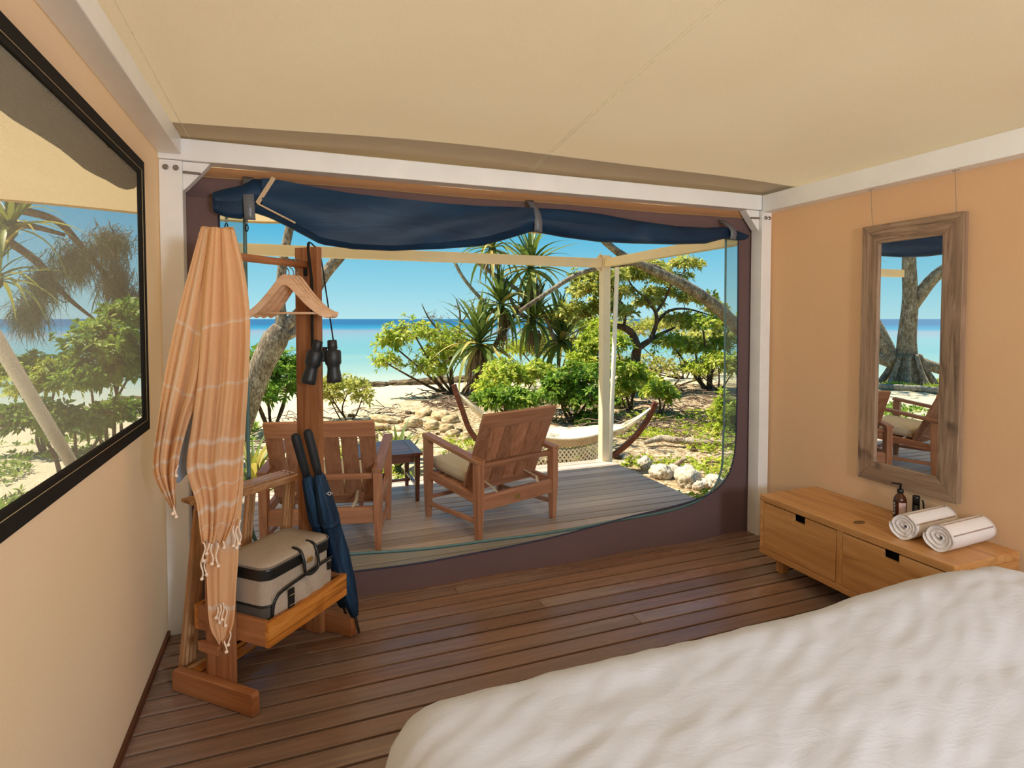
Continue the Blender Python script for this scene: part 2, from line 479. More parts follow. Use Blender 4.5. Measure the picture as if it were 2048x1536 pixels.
# ceiling: a slack canvas that rises gently inside the beams
def ceil_z(x, y):
    fx = max(0.0, 1 - abs((x - 1.25) / 1.75) ** 2.4); fy = max(0.0, min(1.0, (YB - 0.05 - y) / 1.7)) ** 0.85
    fy *= max(0.0, min(1.0, (y - YR) / 1.5))
    return 2.352 + 0.17 * fx * fy + 0.006 * math.sin(3 * x + 2 * y)
xs, ys = np.linspace(XL, XR, 46), np.linspace(YR, YB - 0.02, 60)
ceil = struct('ceiling', MB().grid(np.array([[(a, c, ceil_z(a, c)) for a in xs] for c in ys])), M_CANVAS, smooth=True)
M_SEAM = plain('seam_thread', srgb(246, 236, 212), 0.8)
for x0 in (1.292, 1.308, -0.440):
    part('seam', MB().tube([(x0, c, ceil_z(x0, c) - 0.001) for c in np.linspace(YR + 0.05, YB - 0.1, 60)], 0.0013, 6), M_SEAM, ceil)

# white steel frame
frame = tag(thing('tent_frame', None, None, (XL, YB, 0)), kind='structure')
def fpart(n, m_, mt=M_STEEL, bev=0.004): return part(n, m_, mt, frame, bev=bev, world=True)
fpart('beam', MB().box((XL + 0.002, YR, 2.262), (XL + 0.098, YB - 0.13, 2.345)))
fpart('beam', MB().box((XR - 0.098, YR, 2.222), (XR - 0.002, YB - 0.13, 2.335)))
fpart('beam', MB().box((XL + 0.002, YB - 0.125, 2.238), (XR - 0.002, YB - 0.03, 2.338)))
fpart('post', MB().box((XL + 0.004, YB - 0.12, 0), (XL + 0.10, YB - 0.03, 2.236)))
fpart('post', MB().box((XR - 0.095, YB - 0.13, 0), (XR - 0.012, YB - 0.03, 2.236)))
for sx, xc in ((1, XL + 0.10), (-1, XR - 0.10)):
    br = fpart('corner_bracket', MB().prism([(xc, 2.236), (xc + sx * 0.115, 2.236), (xc + sx * 0.10, 2.215), (xc + sx * 0.02, 2.12), (xc, 2.10)], YB - 0.105, YB - 0.045, 'xz'), bev=0.002)
    fpart('bolt', MB().tube([(xc + sx * 0.002, YB - 0.112, 2.185), (xc + sx * 0.075, YB - 0.112, 2.183)], 0.006, 8), M_BOLT, 0)
for bx_, by_, bz_ in ((XL + 0.033, YB - 0.1205, 2.20), (XL + 0.075, YB - 0.1205, 2.20), (XR - 0.070, YB - 0.1305, 2.185), (XR - 0.038, YB - 0.1305, 2.185)):
    bm_ = MB()
    for r_, d_ in ((0.0125, 0.0), (0.0125, 0.006), (0.007, 0.009), (0.007, 0.013)):
        bm_.v += [(bx_ + r_ * math.cos(q * PI / 6), by_ - d_, bz_ + r_ * math.sin(q * PI / 6)) for q in range(12)]
    for k in range(3):
        for q in range(12): bm_.f.append((k*12 + q, k*12 + (q+1) % 12, k*12 + 12 + (q+1) % 12, k*12 + 12 + q))
    bm_.f.append(tuple(range(36, 48)))
    fpart('bolt', bm_, M_BOLT, 0)

# back wall: dark canvas round a big doorway, clear vinyl and a zip round the edge
hole = [(-0.33, 2.10), (-0.33, 1.7), (-0.33, 1.2), (-0.33, 0.7), (-0.325, 0.40), (-0.29, 0.26), (-0.20, 0.18), (0.0, 0.15), (0.275, 0.141), (0.7, 0.140), (1.14, 0.149), (1.6, 0.185), (2.0, 0.222),
        (2.30, 0.250), (2.52, 0.275), (2.68, 0.31), (2.79, 0.38), (2.85, 0.49), (2.878, 0.65), (2.882, 0.95), (2.880, 1.3), (2.876, 1.7), (2.872, 2.10)]
zipl = [(-0.215, 2.10), (-0.215, 1.7), (-0.215, 1.2), (-0.215, 0.75), (-0.210, 0.48), (-0.18, 0.36), (-0.10, 0.28), (0.05, 0.248), (0.276, 0.237), (0.7, 0.212), (1.14, 0.202), (1.6, 0.204), (2.0, 0.213),
        (2.25, 0.224), (2.43, 0.243), (2.58, 0.275), (2.69, 0.335), (2.745, 0.42), (2.768, 0.55), (2.774, 0.95), (2.772, 1.3), (2.769, 1.7), (2.766, 2.10)]
outer = [(-0.555, 2.215), (-0.555, 1.7), (-0.555, 1.2), (-0.555, 0.7), (-0.555, 0.30), (-0.555, 0.06), (-0.25, -0.01), (0.0, -0.01), (0.275, -0.01), (0.7, -0.01), (1.14, -0.01), (1.6, -0.01), (2.0, -0.01),
         (2.30, -0.01), (2.52, -0.01), (2.75, -0.01), (3.07, -0.01), (3.07, 0.25), (3.07, 0.6), (3.07, 0.95), (3.07, 1.3), (3.07, 1.7), (3.07, 2.215)]
NS = 150
H3, Z3, O3 = spline(hole, NS), spline(zipl, NS), spline(outer, NS)
Z3[:, 1] = np.where((Z3[:, 0] > 0.5) & (Z3[:, 1] < 0.5), np.maximum(Z3[:, 1], np.interp(Z3[:, 0], H3[:, 0][40:110], H3[:, 1][40:110]) * 0 + Z3[:, 1]), Z3[:, 1])
O3[:, 0] = np.clip(O3[:, 0], -0.56, 3.07); O3[:, 1] = np.clip(O3[:, 1], -0.01, 2.215)
def yflap(x, z):
    low = max(0.0, 0.45 - z) / 0.45
    return 3.165 - 0.030 * low * math.sin(max(0, min(1, (x + 0.5) / 3.4)) * PI) + 0.008 * math.sin(7 * x + 2.0 * z) * (0.3 + low)
P = []
for i in range(NS):
    row = []
    for k in range(9):
        t = k / 8; x = H3[i][0] * (1 - t) + O3[i][0] * t; z = H3[i][1] * (1 - t) + O3[i][1] * t
        row.append((x, yflap(x, z) + 0.012 * math.sin(t * PI), z))
    P.append(row)
wb = MB().grid(np.array(P))
wb.grid(np.array([[(x, 3.168, z) for x in np.linspace(-0.555, 3.07, 60)] for z in (2.095, 2.14, 2.18, 2.215)]))
wall_back = struct('wall_back', wb, M_DARKCANVAS, smooth=True)
part('valance', MB().grid(np.array([[(x, 3.160, z + 0.003 * math.sin(5 * x)) for x in np.linspace(-0.555, 3.07, 60)] for z in (2.188, 2.21, 2.24)])), M_TAN, wall_back)
P = []
for i in range(NS):
    row = []
    for k in range(4):
        t = k / 3; x = H3[i][0] * (1 - t) + Z3[i][0] * t; z = H3[i][1] * (1 - t) + Z3[i][1] * t
        row.append((x, yflap(x, z) + 0.002, z))
    P.append(row)
part('vinyl_edge', MB().grid(np.array(P)), M_VINYL, wall_back, smooth=True)
M_ZIP = plain('zip_tape', srgb(84, 118, 116), 0.45)
zp = MB(); zb = MB()
zp.tube([(p[0], yflap(p[0], p[1]) - 0.002, p[1]) for p in Z3], 0.009, 6, flat=0.45)
part('zipper_tape', zp, M_ZIP, wall_back, smooth=True)
zb.tube([(p[0], yflap(p[0], p[1]) - 0.003, p[1]) for p in H3], 0.005, 6)
part('hem', zb, plain('navy_hem', srgb(44, 44, 66), 0.7), wall_back, smooth=True)
part('stitching', MB().tube([(x, 3.157, 2.192 + 0.003 * math.sin(5 * x)) for x in np.linspace(-0.46, 2.99, 60)], 0.0016, 5), M_THREAD, wall_back)
for xz, zz in ((-0.296, 1.985), (-0.205, 1.985)):
    zs_ = part('zip_slider', MB().box((xz - 0.006, 3.145, zz - 0.012), (xz + 0.006, 3.157, zz + 0.012)), M_BOLT, wall_back, bev=0.002)
    ring = [(xz + 0.006 * math.cos(t), 3.148, zz - 0.034 + 0.017 * math.sin(t)) for t in np.linspace(0, 2 * PI, 14)]
    part('pull_tab', MB().tube(ring, 0.0028, 6, cap=False), M_BLACK, zs_)

# rolled-up doorway flap under the valance
ROLL = [(-0.36, 2.10, 2.02), (-0.30, 2.125, 1.99), (-0.22, 2.15, 1.985), (-0.17, 2.185, 2.02), (-0.10, 2.19, 2.00), (-0.02, 2.185, 1.962), (0.14, 2.165, 1.880), (0.30, 2.15, 1.862), (0.50, 2.140, 1.862), (0.78, 2.135, 1.885), (1.0, 2.135, 1.910), (1.15, 2.14, 1.955), (1.313, 2.145, 2.008),
        (1.5, 2.150, 1.985), (1.75, 2.140, 1.968), (2.0, 2.115, 1.970), (2.3, 2.098, 1.978), (2.55, 2.100, 1.995), (2.70, 2.115, 2.035), (2.80, 2.09, 2.03), (2.87, 2.07, 2.035)]
t = NT('navy_vinyl_roll'); v_ = t.coords((0.6, 1, 2)); f_ = t.noise(v_, 3.2, 4, 0.5, 0.8)
rc = t.ramp(f_, [(0.35, srgb(18, 48, 78)), (0.6, srgb(26, 66, 102)), (0.78, srgb(62, 88, 112))]); rb = t.bsdf(rc, 0.48, t.bump(f_, 0.35, 0.03), 0.4)
tl_ = t.add('ShaderNodeBsdfTranslucent'); t.link(rc, tl_.inputs[0]); mx_ = t.add('ShaderNodeMixShader'); mx_.inputs[0].default_value = 0.3; t.link(rb, mx_.inputs[1]); t.link(tl_.outputs[0], mx_.inputs[2])
M_ROLL = t.done(mx_.outputs[0])
rollt = thing('rolled_door_flap', 'dark navy vinyl door flap rolled up across the top of the doorway', 'rolled flap', (1.25, 3.09, 1.9))
xs_ = np.linspace(-0.345, 2.87, 110); P = []
for x in xs_:
    zt, zb_ = lerp_list([(r[0], r[1]) for r in ROLL], x), lerp_list([(r[0], r[2]) for r in ROLL], x)
    c, h = (zt + zb_) / 2, (zt - zb_) / 2; row = []
    for k in range(25):
        a = 2 * PI * k / 24
        fold = 1 + 0.10 * math.sin(3 * a + 2.2 * x) + 0.07 * math.sin(5 * a - 3 * x)
        row.append((x, 3.105 - 0.048 * math.cos(a) * fold, c + h * math.sin(a) * (0.94 + 0.06 * fold)))
    P.append(row)
rm = MB().grid(np.array(P))
rm.f.append(tuple(range(24))); rm.f.append(tuple(len(rm.v) - 25 + k for k in range(24)))
part('roll', rm, M_ROLL, rollt, smooth=True, world=True)
# outer wrap: the loose layer that hangs over the roll
P = []
for x in np.linspace(-0.13, 1.30, 60):
    zt, zb_ = lerp_list([(r[0], r[1]) for r in ROLL], x), lerp_list([(r[0], r[2]) for r in ROLL], x)
    P.append([(x, 3.052 - 0.014 * math.sin(k / 7 * PI) + 0.006 * math.sin(9 * x + k), zt - 0.01 - (zt - zb_ - 0.015) * (k / 7) * (0.80 + 0.14 * math.sin(2.4 * x + 0.6))) for k in range(8)])
part('loose_layer', MB().grid(np.array(P)), M_ROLL, rollt, smooth=True, world=True)
M_CREAM = plain('cream_binding', srgb(196, 172, 140), 0.7)
part('binding', MB().bar((-0.075, 3.040, 2.185), (-0.150, 3.040, 2.055), 0.020, 0.004, (0, 1, 0)).bar((-0.150, 3.040, 2.055), (0.02, 3.042, 1.972), 0.008, 0.004, (0, 1, 0)), M_CREAM, rollt, world=True)
M_STRAP = plain('grey_vinyl_strap', srgb(104, 108, 116), 0.3)
for xs0, zt, zb_ in ((-0.195, 2.20, 1.975), (1.313, 2.195, 2.000), (2.715, 2.165, 2.025)):
    P = [[(xs0 + s * 0.024 + 0.012 * u, 3.150 - 0.110 * math.sin(min(1, u * 1.1) * PI * 0.62), zt - (zt - zb_) * u) for s in (-1, 1)] for u in np.linspace(0, 1, 12)]
    st = part('strap', MB().grid(np.array(P)), M_STRAP, rollt, smooth=True, world=True)
    st.modifiers.new('thick', 'SOLIDIFY').thickness = 0.004
    r_ = MB().lathe([(0.012, 0), (0.012, 0.003), (0.008, 0.006), (0.004, 0.006)], 12)
    for q in range(len(r_.v)):
        a, b_, c = r_.v[q]; r_.v[q] = (xs0 + a, 3.146 - c, zt - 0.012 + b_)
    part('snap_button', r_, M_BOLT, st, world=True, smooth=True)

# ================================================================== THE DECK
deck = struct('deck', MB().box((-2.4, YB + 0.03, -0.20), (3.115, 5.37, -0.03)), M_UNDER)
PITCH_D = 0.1225
dbr = mesh_from('board', *(lambda m: (m.v, m.f))(MB().box((0, 0, -0.026), (1, PITCH_D - 0.0135, 0.0))))
dbr.materials.append(M_DECK)
nb = int((5.385 - YB - 0.03) / PITCH_D)
for i in range(nb):
    o = link('board', dbr, None, deck, (-2.4, 5.385 - (i + 1) * PITCH_D, 0)); o.scale = (3.13 + 2.4, 1, 1); bevel(o, 0.002, 1)
struct('trim_1', MB().box((3.118, YB + 0.03, -0.17), (3.134, 5.385, -0.028)), wood('deck_fascia', srgb(120, 92, 62), srgb(190, 160, 116), srgb(216, 190, 148), 1), bev=0.002)

M_CREAMSTEEL = plain('cream_painted_steel', srgb(232, 214, 176), 0.45, vary=0.04, scale=5)
aw = thing('verandah_frame', 'cream painted steel verandah frame standing over the front of the deck', 'frame', (3.06, 5.3, 0))
part('post', MB().box((3.02, 5.255, 0.002), (3.11, 5.345, 2.16)), M_CREAMSTEEL, aw, world=True, bev=0.006)
part('front_beam', MB().box((-1.10, 5.262, 2.035), (3.018, 5.338, 2.128)), M_CREAMSTEEL, aw, world=True, bev=0.006)
part('side_beam', MB().box((3.03, 3.24, 2.04), (3.10, 5.253, 2.125)), M_CREAMSTEEL, aw, world=True, bev=0.006)
part('base_plate', MB().box((3.0, 5.235, 0.0), (3.13, 5.365, 0.006)), M_CREAMSTEEL, aw, world=True)
for zz in (2.155, 2.015):
    part('bolt', MB().tube([(2.995, 5.30, zz), (3.135, 5.30, zz)], 0.011, 8), M_BOLT, aw, world=True)
part('gusset', MB().prism([(3.018, 2.128), (2.96, 2.128), (3.018, 2.185)], 5.29, 5.31, 'xz'), M_CREAMSTEEL, aw, world=True)
part('gusset', MB().prism([(3.018, 2.035), (2.96, 2.035), (3.018, 1.98)], 5.29, 5.31, 'xz'), M_CREAMSTEEL, aw, world=True)
solo('tent_pole', MB().tube([(3.205, 5.43, -0.36), (3.31, 5.46, 2.06)], 0.024, 12), plain('white_pole', srgb(238, 232, 216), 0.4, vary=0.03), 'slim white pole leaning beside the cream verandah post', 'pole', (3.205, 5.43, -0.36), world=True, smooth=True)
p0, p1 = np.array([-1.23, 3.10, 1.50]), np.array([-1.05, 4.25, 0.10]); dd = p1 - p0
solo('tent_pole', MB().tube([p0 - dd * 0.55, p1 + dd * 0.32], 0.030, 12), plain('white_pole', srgb(238, 232, 216), 0.4, vary=0.03), 'sloping pale pole seen through the screen window', 'pole', tuple(p1 + dd * 0.32), world=True, smooth=True)
# fly roof over the deck
def fly_z(x, y): return 2.398 + 0.05 * max(0.0, min(1.2, x)) - 0.022 * (x + 0.55) * (1 if x < -0.2 else 0.15) + (5.75 - y) * 0.19 + 0.015 * math.sin(2.2 * x)
fx, fy = np.linspace(-3.6, 4.1, 40), np.linspace(3.02, 5.75, 16)
fly = tag(link('fly_roof', mesh_from('fly_roof', *(lambda m: (m.v, m.f))(MB().grid(np.array([[(a - 1.2, c - 5.75, fly_z(a, c) - 2.4) for a in fx] for c in fy]))), True), canvas('fly_canvas', srgb(208, 184, 140), 0.36), None, (1.2, 5.75, 2.4)), 'beige canvas fly roof stretched above the deck', 'canopy')
lw = np.array([[(a - 1.2, c - 5.75, 2.40 + 0.16 * (a + 3.6) + 0.012 * math.sin(3 * c) - 2.4) for a in np.linspace(-3.6, -0.75, 16)] for c in np.linspace(-3.2, 3.3, 20)])
part('side_wing', MB().grid(lw), canvas('fly_canvas_side', srgb(196, 170, 126), 0.22), fly, smooth=True)
hem = MB().tube([(a - 1.2, 0, fly_z(a, 5.75) - 2.4) for a in fx], 0.014, 8)
part('hem', hem, canvas('fly_canvas', srgb(208, 184, 140), 0.36), fly, smooth=True)

# ================================================================== DECK FURNITURE
TEAK = (srgb(132, 84, 58), srgb(180, 126, 92), srgb(204, 154, 118))
def teak(axis): return wood('teak', *TEAK, axis=axis, rough=0.42)
M_CUSH = plain('beige_cushion_fabric', srgb(214, 200, 172), 0.9, vary=0.05, scale=220, bump=0.2)
M_TIE = plain('beige_tie', srgb(206, 188, 156), 0.9)
def make_chair(label, loc, rotz):
    t = thing('lounge_chair', label, 'chair', loc, rotz)
    W, D = 0.350, 0.63
    for s in (-1, 1):
        part('leg', MB().bar((s*W, 0, 0.0), (s*W, 0, 0.26), 0.036, 0.040, (0, 1, 0), 0.052, 0.066).bar((s*W, 0, 0.26), (s*W, 0, 0.522), 0.052, 0.066, (0, 1, 0)), teak(2), t, bev=0.003)
        part('leg', MB().bar((s*W, D, 0.0), (s*W, D, 0.30), 0.036, 0.040, (0, 1, 0), 0.052, 0.066).bar((s*W, D, 0.30), (s*W, D, 0.600), 0.052, 0.066, (0, 1, 0)), teak(2), t, bev=0.003)
        part('armrest', MB().bar((s*W, -0.034, 0.533), (s*W, D + 0.036, 0.622), 0.066, 0.030), teak(1), t, bev=0.004)
        part('side_rail', MB().bar((s*(W-0.004), 0.03, 0.275), (s*(W-0.004), D-0.03, 0.325), 0.030, 0.062), teak(1), t, bev=0.003)
        part('stretcher', MB().bar((s*W, 0.02, 0.125), (s*W, D-0.02, 0.105), 0.026, 0.030), teak(1), t, bev=0.003)
    part('rear_rail', MB().prism([(0.030, 0.200), (0.030, 0.285), (0.012, 0.303), (-0.010, 0.303), (-0.022, 0.285), (-0.022, 0.200)], -W + 0.026, W - 0.026, 'yz'), teak(0), t, bev=0.003)
    part('front_rail', MB().box((-W + 0.026, D - 0.015, 0.27), (W - 0.026, D + 0.015, 0.345)), teak(0), t, bev=0.003)
    part('stretcher', MB().bar((-W, D, 0.15), (W, D, 0.15), 0.026, 0.030), teak(0), t, bev=0.003)
    part('cross_bar', MB().prism([(0.040, 0.478), (0.046, 0.500), (0.034, 0.512), (0.008, 0.512), (-0.004, 0.500), (0.0, 0.478)], -W + 0.026, W - 0.026, 'yz'), teak(0), t, bev=0.003)
    # backrest, leaning back
    B0, B1 = np.array([0, 0.215, 0.275]), np.array([0, -0.045, 0.858]); n = np.array([0, 0.583, 0.26]); n /= np.linalg.norm(n)
    q = lambda u: B0 + (B1 - B0) * u
    bw = 0.312
    def slab(x0, x1, u0, u1, th=0.022):
        m_ = MB(); a, b_ = q(u0), q(u1); h = n * th / 2
        vs = [(x0, *(a - h)[1:]), (x1, *(a - h)[1:]), (x1, *(a + h)[1:]), (x0, *(a + h)[1:]), (x0, *(b_ - h)[1:]), (x1, *(b_ - h)[1:]), (x1, *(b_ + h)[1:]), (x0, *(b_ + h)[1:])]
        return m_.add(vs, [(0,3,2,1),(4,5,6,7),(0,1,5,4),(1,2,6,5),(2,3,7,6),(3,0,4,7)])
    part('top_rail', slab(-bw - 0.025, bw + 0.025, 0.83, 1.0, 0.028), teak(0), t, bev=0.003)
    part('bottom_rail', slab(-bw, bw, 0.0, 0.10, 0.026), teak(0), t, bev=0.003)
    ns, gap = 6, 0.014; sw = (2 * bw + 0.05 - gap * (ns - 1)) / ns
    for i in range(ns):
        x0 = -bw - 0.025 + i * (sw + gap); part('back_slat', slab(x0, x0 + sw, 0.095, 0.835, 0.018), teak(2), t, bev=0.002)
    for i in range(5):
        yy = 0.24 + i * 0.085; part('seat_slat', MB().box((-W + 0.03, yy, 0.292 + yy * 0.06), (W - 0.03, yy + 0.06, 0.308 + yy * 0.06)), teak(0), t, bev=0.002)
    part('maker_plate', MB().box((-0.045, -0.0235, 0.228), (0.005, -0.0215, 0.256)), plain('brass', srgb(196, 160, 92), 0.35, metal=0.7), t, label='small brass plate')
    return t
def make_cushion(label, loc, rotz):
    t = thing('seat_cushion', label, 'cushion', loc, rotz)
    nx, ny = 14, 14; top, bot = [], []
    for sgn, dest in ((1, top), (-1, bot)):
        for j in range(ny + 1):
            r = []
            for i in range(nx + 1):
                x, y = -1 + 2 * i / nx, -1 + 2 * j / ny
                k = (1 - abs(x) ** 10) * (1 - abs(y) ** 10); zz = 0.372 + (y + 1) * 0.5 * 0.032 + sgn * (0.042 + 0.007 * k) * (0.88 + 0.12 * max(0.0, k) ** 0.3)
                r.append((x * 0.306 * (0.985 + 0.015 * k), 0.445 + y * 0.232 * (0.985 + 0.015 * k), zz))
            dest.append(r)
    m_ = MB().grid(np.array(top)); k0 = len(m_.v); m_.grid(np.array(bot)[:, ::-1])
    n1 = nx + 1; ring_t, ring_b = [], []
    idx = [(0, i) for i in range(nx)] + [(j, nx) for j in range(ny)] + [(ny, i) for i in range(nx, 0, -1)] + [(j, 0) for j in range(ny, 0, -1)]
    for j, i in idx: ring_t.append(j * n1 + i); ring_b.append(k0 + j * n1 + (nx - i))
    for a in range(len(idx)):
        b_ = (a + 1) % len(idx); m_.f.append((ring_t[a], ring_b[a], ring_b[b_], ring_t[b_]))
    body = part('cushion_body', m_, M_CUSH, t, smooth=True)
    for s in (-1, 1):
        part('tie', MB().bar((s * 0.20, 0.162, 0.36), (s * 0.21, 0.03, 0.335), 0.020, 0.003).bar((s * 0.21, 0.03, 0.335), (s * 0.19, -0.006, 0.300), 0.020, 0.003), M_TIE, t)
    return t
def face(p, deg):   # rear-left leg at p, chair facing deg from +y
    return p, math.radians(deg)
# right chair: rear left leg (1.15, 3.66), turned to the left
a = math.radians(19.5); c = np.array([1.160, 3.672]) + 0.35 * np.array([math.cos(a), math.sin(a)])
make_chair('teak lounge chair with slatted back standing nearest the cream post', (c[0], c[1], 0), a)
make_cushion('beige seat cushion on the chair nearest the cream post', (c[0], c[1], 0), a)
a2 = math.radians(-14.5); c2 = np.array([0.498, 3.712]) - 0.35 * np.array([math.cos(a2), math.sin(a2)])
make_chair('teak lounge chair behind the leaning umbrellas, left of the side table', (c2[0], c2[1], 0), a2)
make_cushion('beige seat cushion on the chair behind the umbrellas', (c2[0], c2[1], 0), a2)

tb = thing('side_table', 'low slatted teak side table between the two lounge chairs', 'table', (0.72, 4.90, 0))
M_TBL = lambda ax: wood('table_teak', srgb(88, 52, 40), srgb(128, 82, 64), srgb(150, 104, 84), axis=ax, rough=0.28)
for s in (-1, 1):
    part('end_board', MB().box((s*0.23 - 0.035, -0.28, 0.385), (s*0.23 + 0.035, 0.28, 0.408)), M_TBL(1), tb, bev=0.002)
for i in range(6):
    y0 = -0.28 + i * 0.0945; part('top_slat', MB().box((-0.193, y0, 0.385), (0.193, y0 + 0.0875, 0.408)), M_TBL(0), tb, bev=0.002)
for sx in (-1, 1):
    for sy in (-1, 1):
        part('leg', MB().bar((sx*0.225, sy*0.235, 0), (sx*0.225, sy*0.235, 0.384), 0.030, 0.030, (0, 1, 0), 0.046, 0.046), M_TBL(2), tb, bev=0.002)
    part('apron', MB().box((sx*0.225 - 0.011, -0.21, 0.325), (sx*0.225 + 0.011, 0.21, 0.384)), M_TBL(1), tb, bev=0.002)
    part('stretcher', MB().box((sx*0.225 - 0.011, -0.22, 0.11), (sx*0.225 + 0.011, 0.22, 0.135)), M_TBL(1), tb, bev=0.002)
for sy in (-1, 1):
    part('apron', MB().box((-0.20, sy*0.235 - 0.011, 0.325), (0.20, sy*0.235 + 0.011, 0.384)), M_TBL(0), tb, bev=0.002)
part('stretcher', MB().box((-0.21, -0.011, 0.11), (0.21, 0.011, 0.132)), M_TBL(0), tb, bev=0.002)

# ================================================================== BED
def bed_z(x, y):
    X0, X1, Y0, Y1, R = 0.165, 2.42, -1.0, 1.345, 0.20
    dx, dy = max(X0 + R - x, x - (X1 - R), 0), max(Y0 + R - y, y - (Y1 - R), 0); d = math.hypot(dx, dy)
    h = 0.635
    if d > 0: h -= R - math.sqrt(max(0.0, R * R - min(d, R) ** 2))
    return h
# duvet: a closed rounded shell
X0, X1, Y0, Y1 = 0.165, 2.42, -1.0, 1.345
nu, nv = 190, 190; V = []
for j in range(nv + 1):
    row = []
    for i in range(nu + 1):
        u, v = -1 + 2 * i / nu, -1 + 2 * j / nv
        # square-to-rounded-box map: inner 80% is the top, the rest falls over the edge
        def edge(s):
            a_ = abs(s)
            if a_ < 0.84: return s / 0.84 * 1.0, 0.0
            return math.copysign(1.0, s), (a_ - 0.84) / 0.16
        ex, fx_ = edge(u); ey, fy_ = edge(v)
        R = 0.15; hx, hy = (X1 - X0) / 2 - R, (Y1 - Y0) / 2 - R
        f = max(fx_, fy_); L = R * PI / 2; tot = L + 0.40; s_ = f * tot
        ang = min(s_ / R, PI / 2); outw = R * math.sin(ang); drop = R * (1 - math.cos(ang)) + max(0, s_ - L)
        k = math.hypot(fx_, fy_) or 1.0
        x = (X0 + X1) / 2 + ex * hx + math.copysign(1, u) * outw * fx_ / k
        y = (Y0 + Y1) / 2 + ey * hy + math.copysign(1, v) * outw * fy_ / k
        z = 0.640 - drop
        w = 0.010 * nz((x * 0.9 + y * 0.4, y * 1.6 - x * 0.3, 0), 2.2) + 0.007 * nz((x * 1.2 + y * 2.2, y * 3.4 - x * 1.3, 2), 2.6) + 0.005 * nz((x * 1.5 + y, y * 5 - x * 2.2, 4), 5.0)
        flare = 0.05 * max(0, s_ - L) / 0.4 * (1 + math.sin(9 * (x + y)))
        z += w + 0.030 * math.exp(-((x - 1.95) ** 2) / 0.12 - ((y - 1.1) ** 2) / 0.1)
        x += math.copysign(1, u) * flare * (fx_ / k if f else 0); y += math.copysign(1, v) * flare * (fy_ / k if f else 0)
        row.append((x - 1.29, y - 0.17, z))
    V.append(row)
M_SHEET = None
t = NT('white_cotton_duvet'); v_ = t.coords(); f_ = t.noise(v_, 380, 2); f2 = t.noise(t.coords((1, 2.2, 1), rot=(0, 0, 0.5)), 9, 5, 0.6, 0.6)
hgt = t.add('ShaderNodeMath', operation='MULTIPLY_ADD'); hgt.inputs[1].default_value = 0.06; t.link(f_, hgt.inputs[0]); t.link(f2, hgt.inputs[2])
M_SHEET = t.done(t.bsdf(srgb(204, 209, 221), 0.9, t.bump(hgt.outputs[0], 0.14, 0.02), 0.2, **{'Sheen Weight': 0.2}))
bed = thing('bed', 'large bed under a white cotton duvet in the right foreground', 'bed', (1.29, 0.17, 0))
part('duvet', MB().grid(np.array(V)), M_SHEET, bed, smooth=True)
part('mattress', MB().box((-1.03, -1.10, 0.30), (1.03, 1.05, 0.56)), plain('mattress_ticking', srgb(214, 208, 200), 0.9), bed, bev=0.03)
part('bed_base', MB().box((-1.02, -1.09, 0.06), (1.02, 1.04, 0.295)), wood('bed_base_wood', srgb(110, 60, 30), srgb(160, 96, 50), srgb(188, 122, 70), 0), bed, bev=0.004)
for sx in (-1, 1):
    for sy in (-1.0, 0.95): part('leg', MB().box((sx*0.95 - 0.03, sy - 0.03, 0), (sx*0.95 + 0.03, sy + 0.03, 0.06)), wood('bed_base_wood', srgb(110, 60, 30), srgb(160, 96, 50), srgb(188, 122, 70), 2), bed)

# ================================================================== SIDEBOARD
OAK = (srgb(160, 108, 58), srgb(206, 150, 90), srgb(224, 176, 118))
def oak(ax): return wood('honey_timber', *OAK, axis=ax, rough=0.33, freq=20, knots=0.35, vary=0.10)
CX0, CX1, CY0, CY1 = 2.610, 3.060, 1.575, 2.662
sb = thing('sideboard', 'low honey timber sideboard with two drawers below the mirror', 'sideboard', (2.84, 2.12, 0))
sp = lambda n, m_, ax=1, par=None, bev=0.003, mt=None: part(n, m_, mt or oak(ax), par or sb, bev=bev, world=True)
top = sp('top', MB().box((CX0, CY0, 0.412), (CX1, CY1, 0.450)), 1, bev=0.004)
sp('bottom_panel', MB().box((CX0, CY0, 0.098), (CX1, CY1, 0.132)))
for y0 in (CY0, CY1 - 0.030): sp('side_panel', MB().box((CX0 + 0.004, y0, 0.133), (CX1 - 0.002, y0 + 0.030, 0.411)), 0)
ymid = 2.125
sp('divider', MB().box((CX0 + 0.004, ymid - 0.018, 0.133), (CX1 - 0.01, ymid + 0.018, 0.411)), 2)
sp('back_panel', MB().box((CX1 - 0.012, CY0 + 0.031, 0.133), (CX1 - 0.003, CY1 - 0.031, 0.411)))
M_HOLE = plain('dark_interior', srgb(24, 14, 8), 0.9)
for y0, y1 in ((ymid + 0.021, CY1 - 0.033), (CY0 + 0.047, ymid - 0.021)):
    z0, z1 = 0.136, 0.407; hy = (y0 + y1) / 2 - 0.01; hw, hh = 0.040, 0.040
    d = MB()
    for lo, hi in (((y0, z0), (y1, z1 - hh)), ((y0, z1 - hh), (hy - hw, z1)), ((hy + hw, z1 - hh), (y1, z1))):
        d.box((CX0 + 0.002, lo[0], lo[1]), (CX0 + 0.022, hi[0], hi[1]))
    dr = sp('drawer', d, 1, bev=0)
    sp('drawer_box', MB().box((CX0 + 0.060, y0 + 0.01, z0 + 0.005), (CX1 - 0.03, y1 - 0.01, z1 - 0.02)), 1, dr, mt=M_HOLE)
for xx in (CX0 + 0.06, CX1 - 0.10):
    for yy in (CY0 + 0.08, CY1 - 0.12): sp('leg', MB().box((xx, yy, 0), (xx + 0.05, yy + 0.05, 0.097)), 2)
cap = MB().lathe([(0.036, 0.4502), (0.036, 0.4520), (0.030, 0.4526)], 24, (2.72, 2.10, 0), 1.0, 0.55)
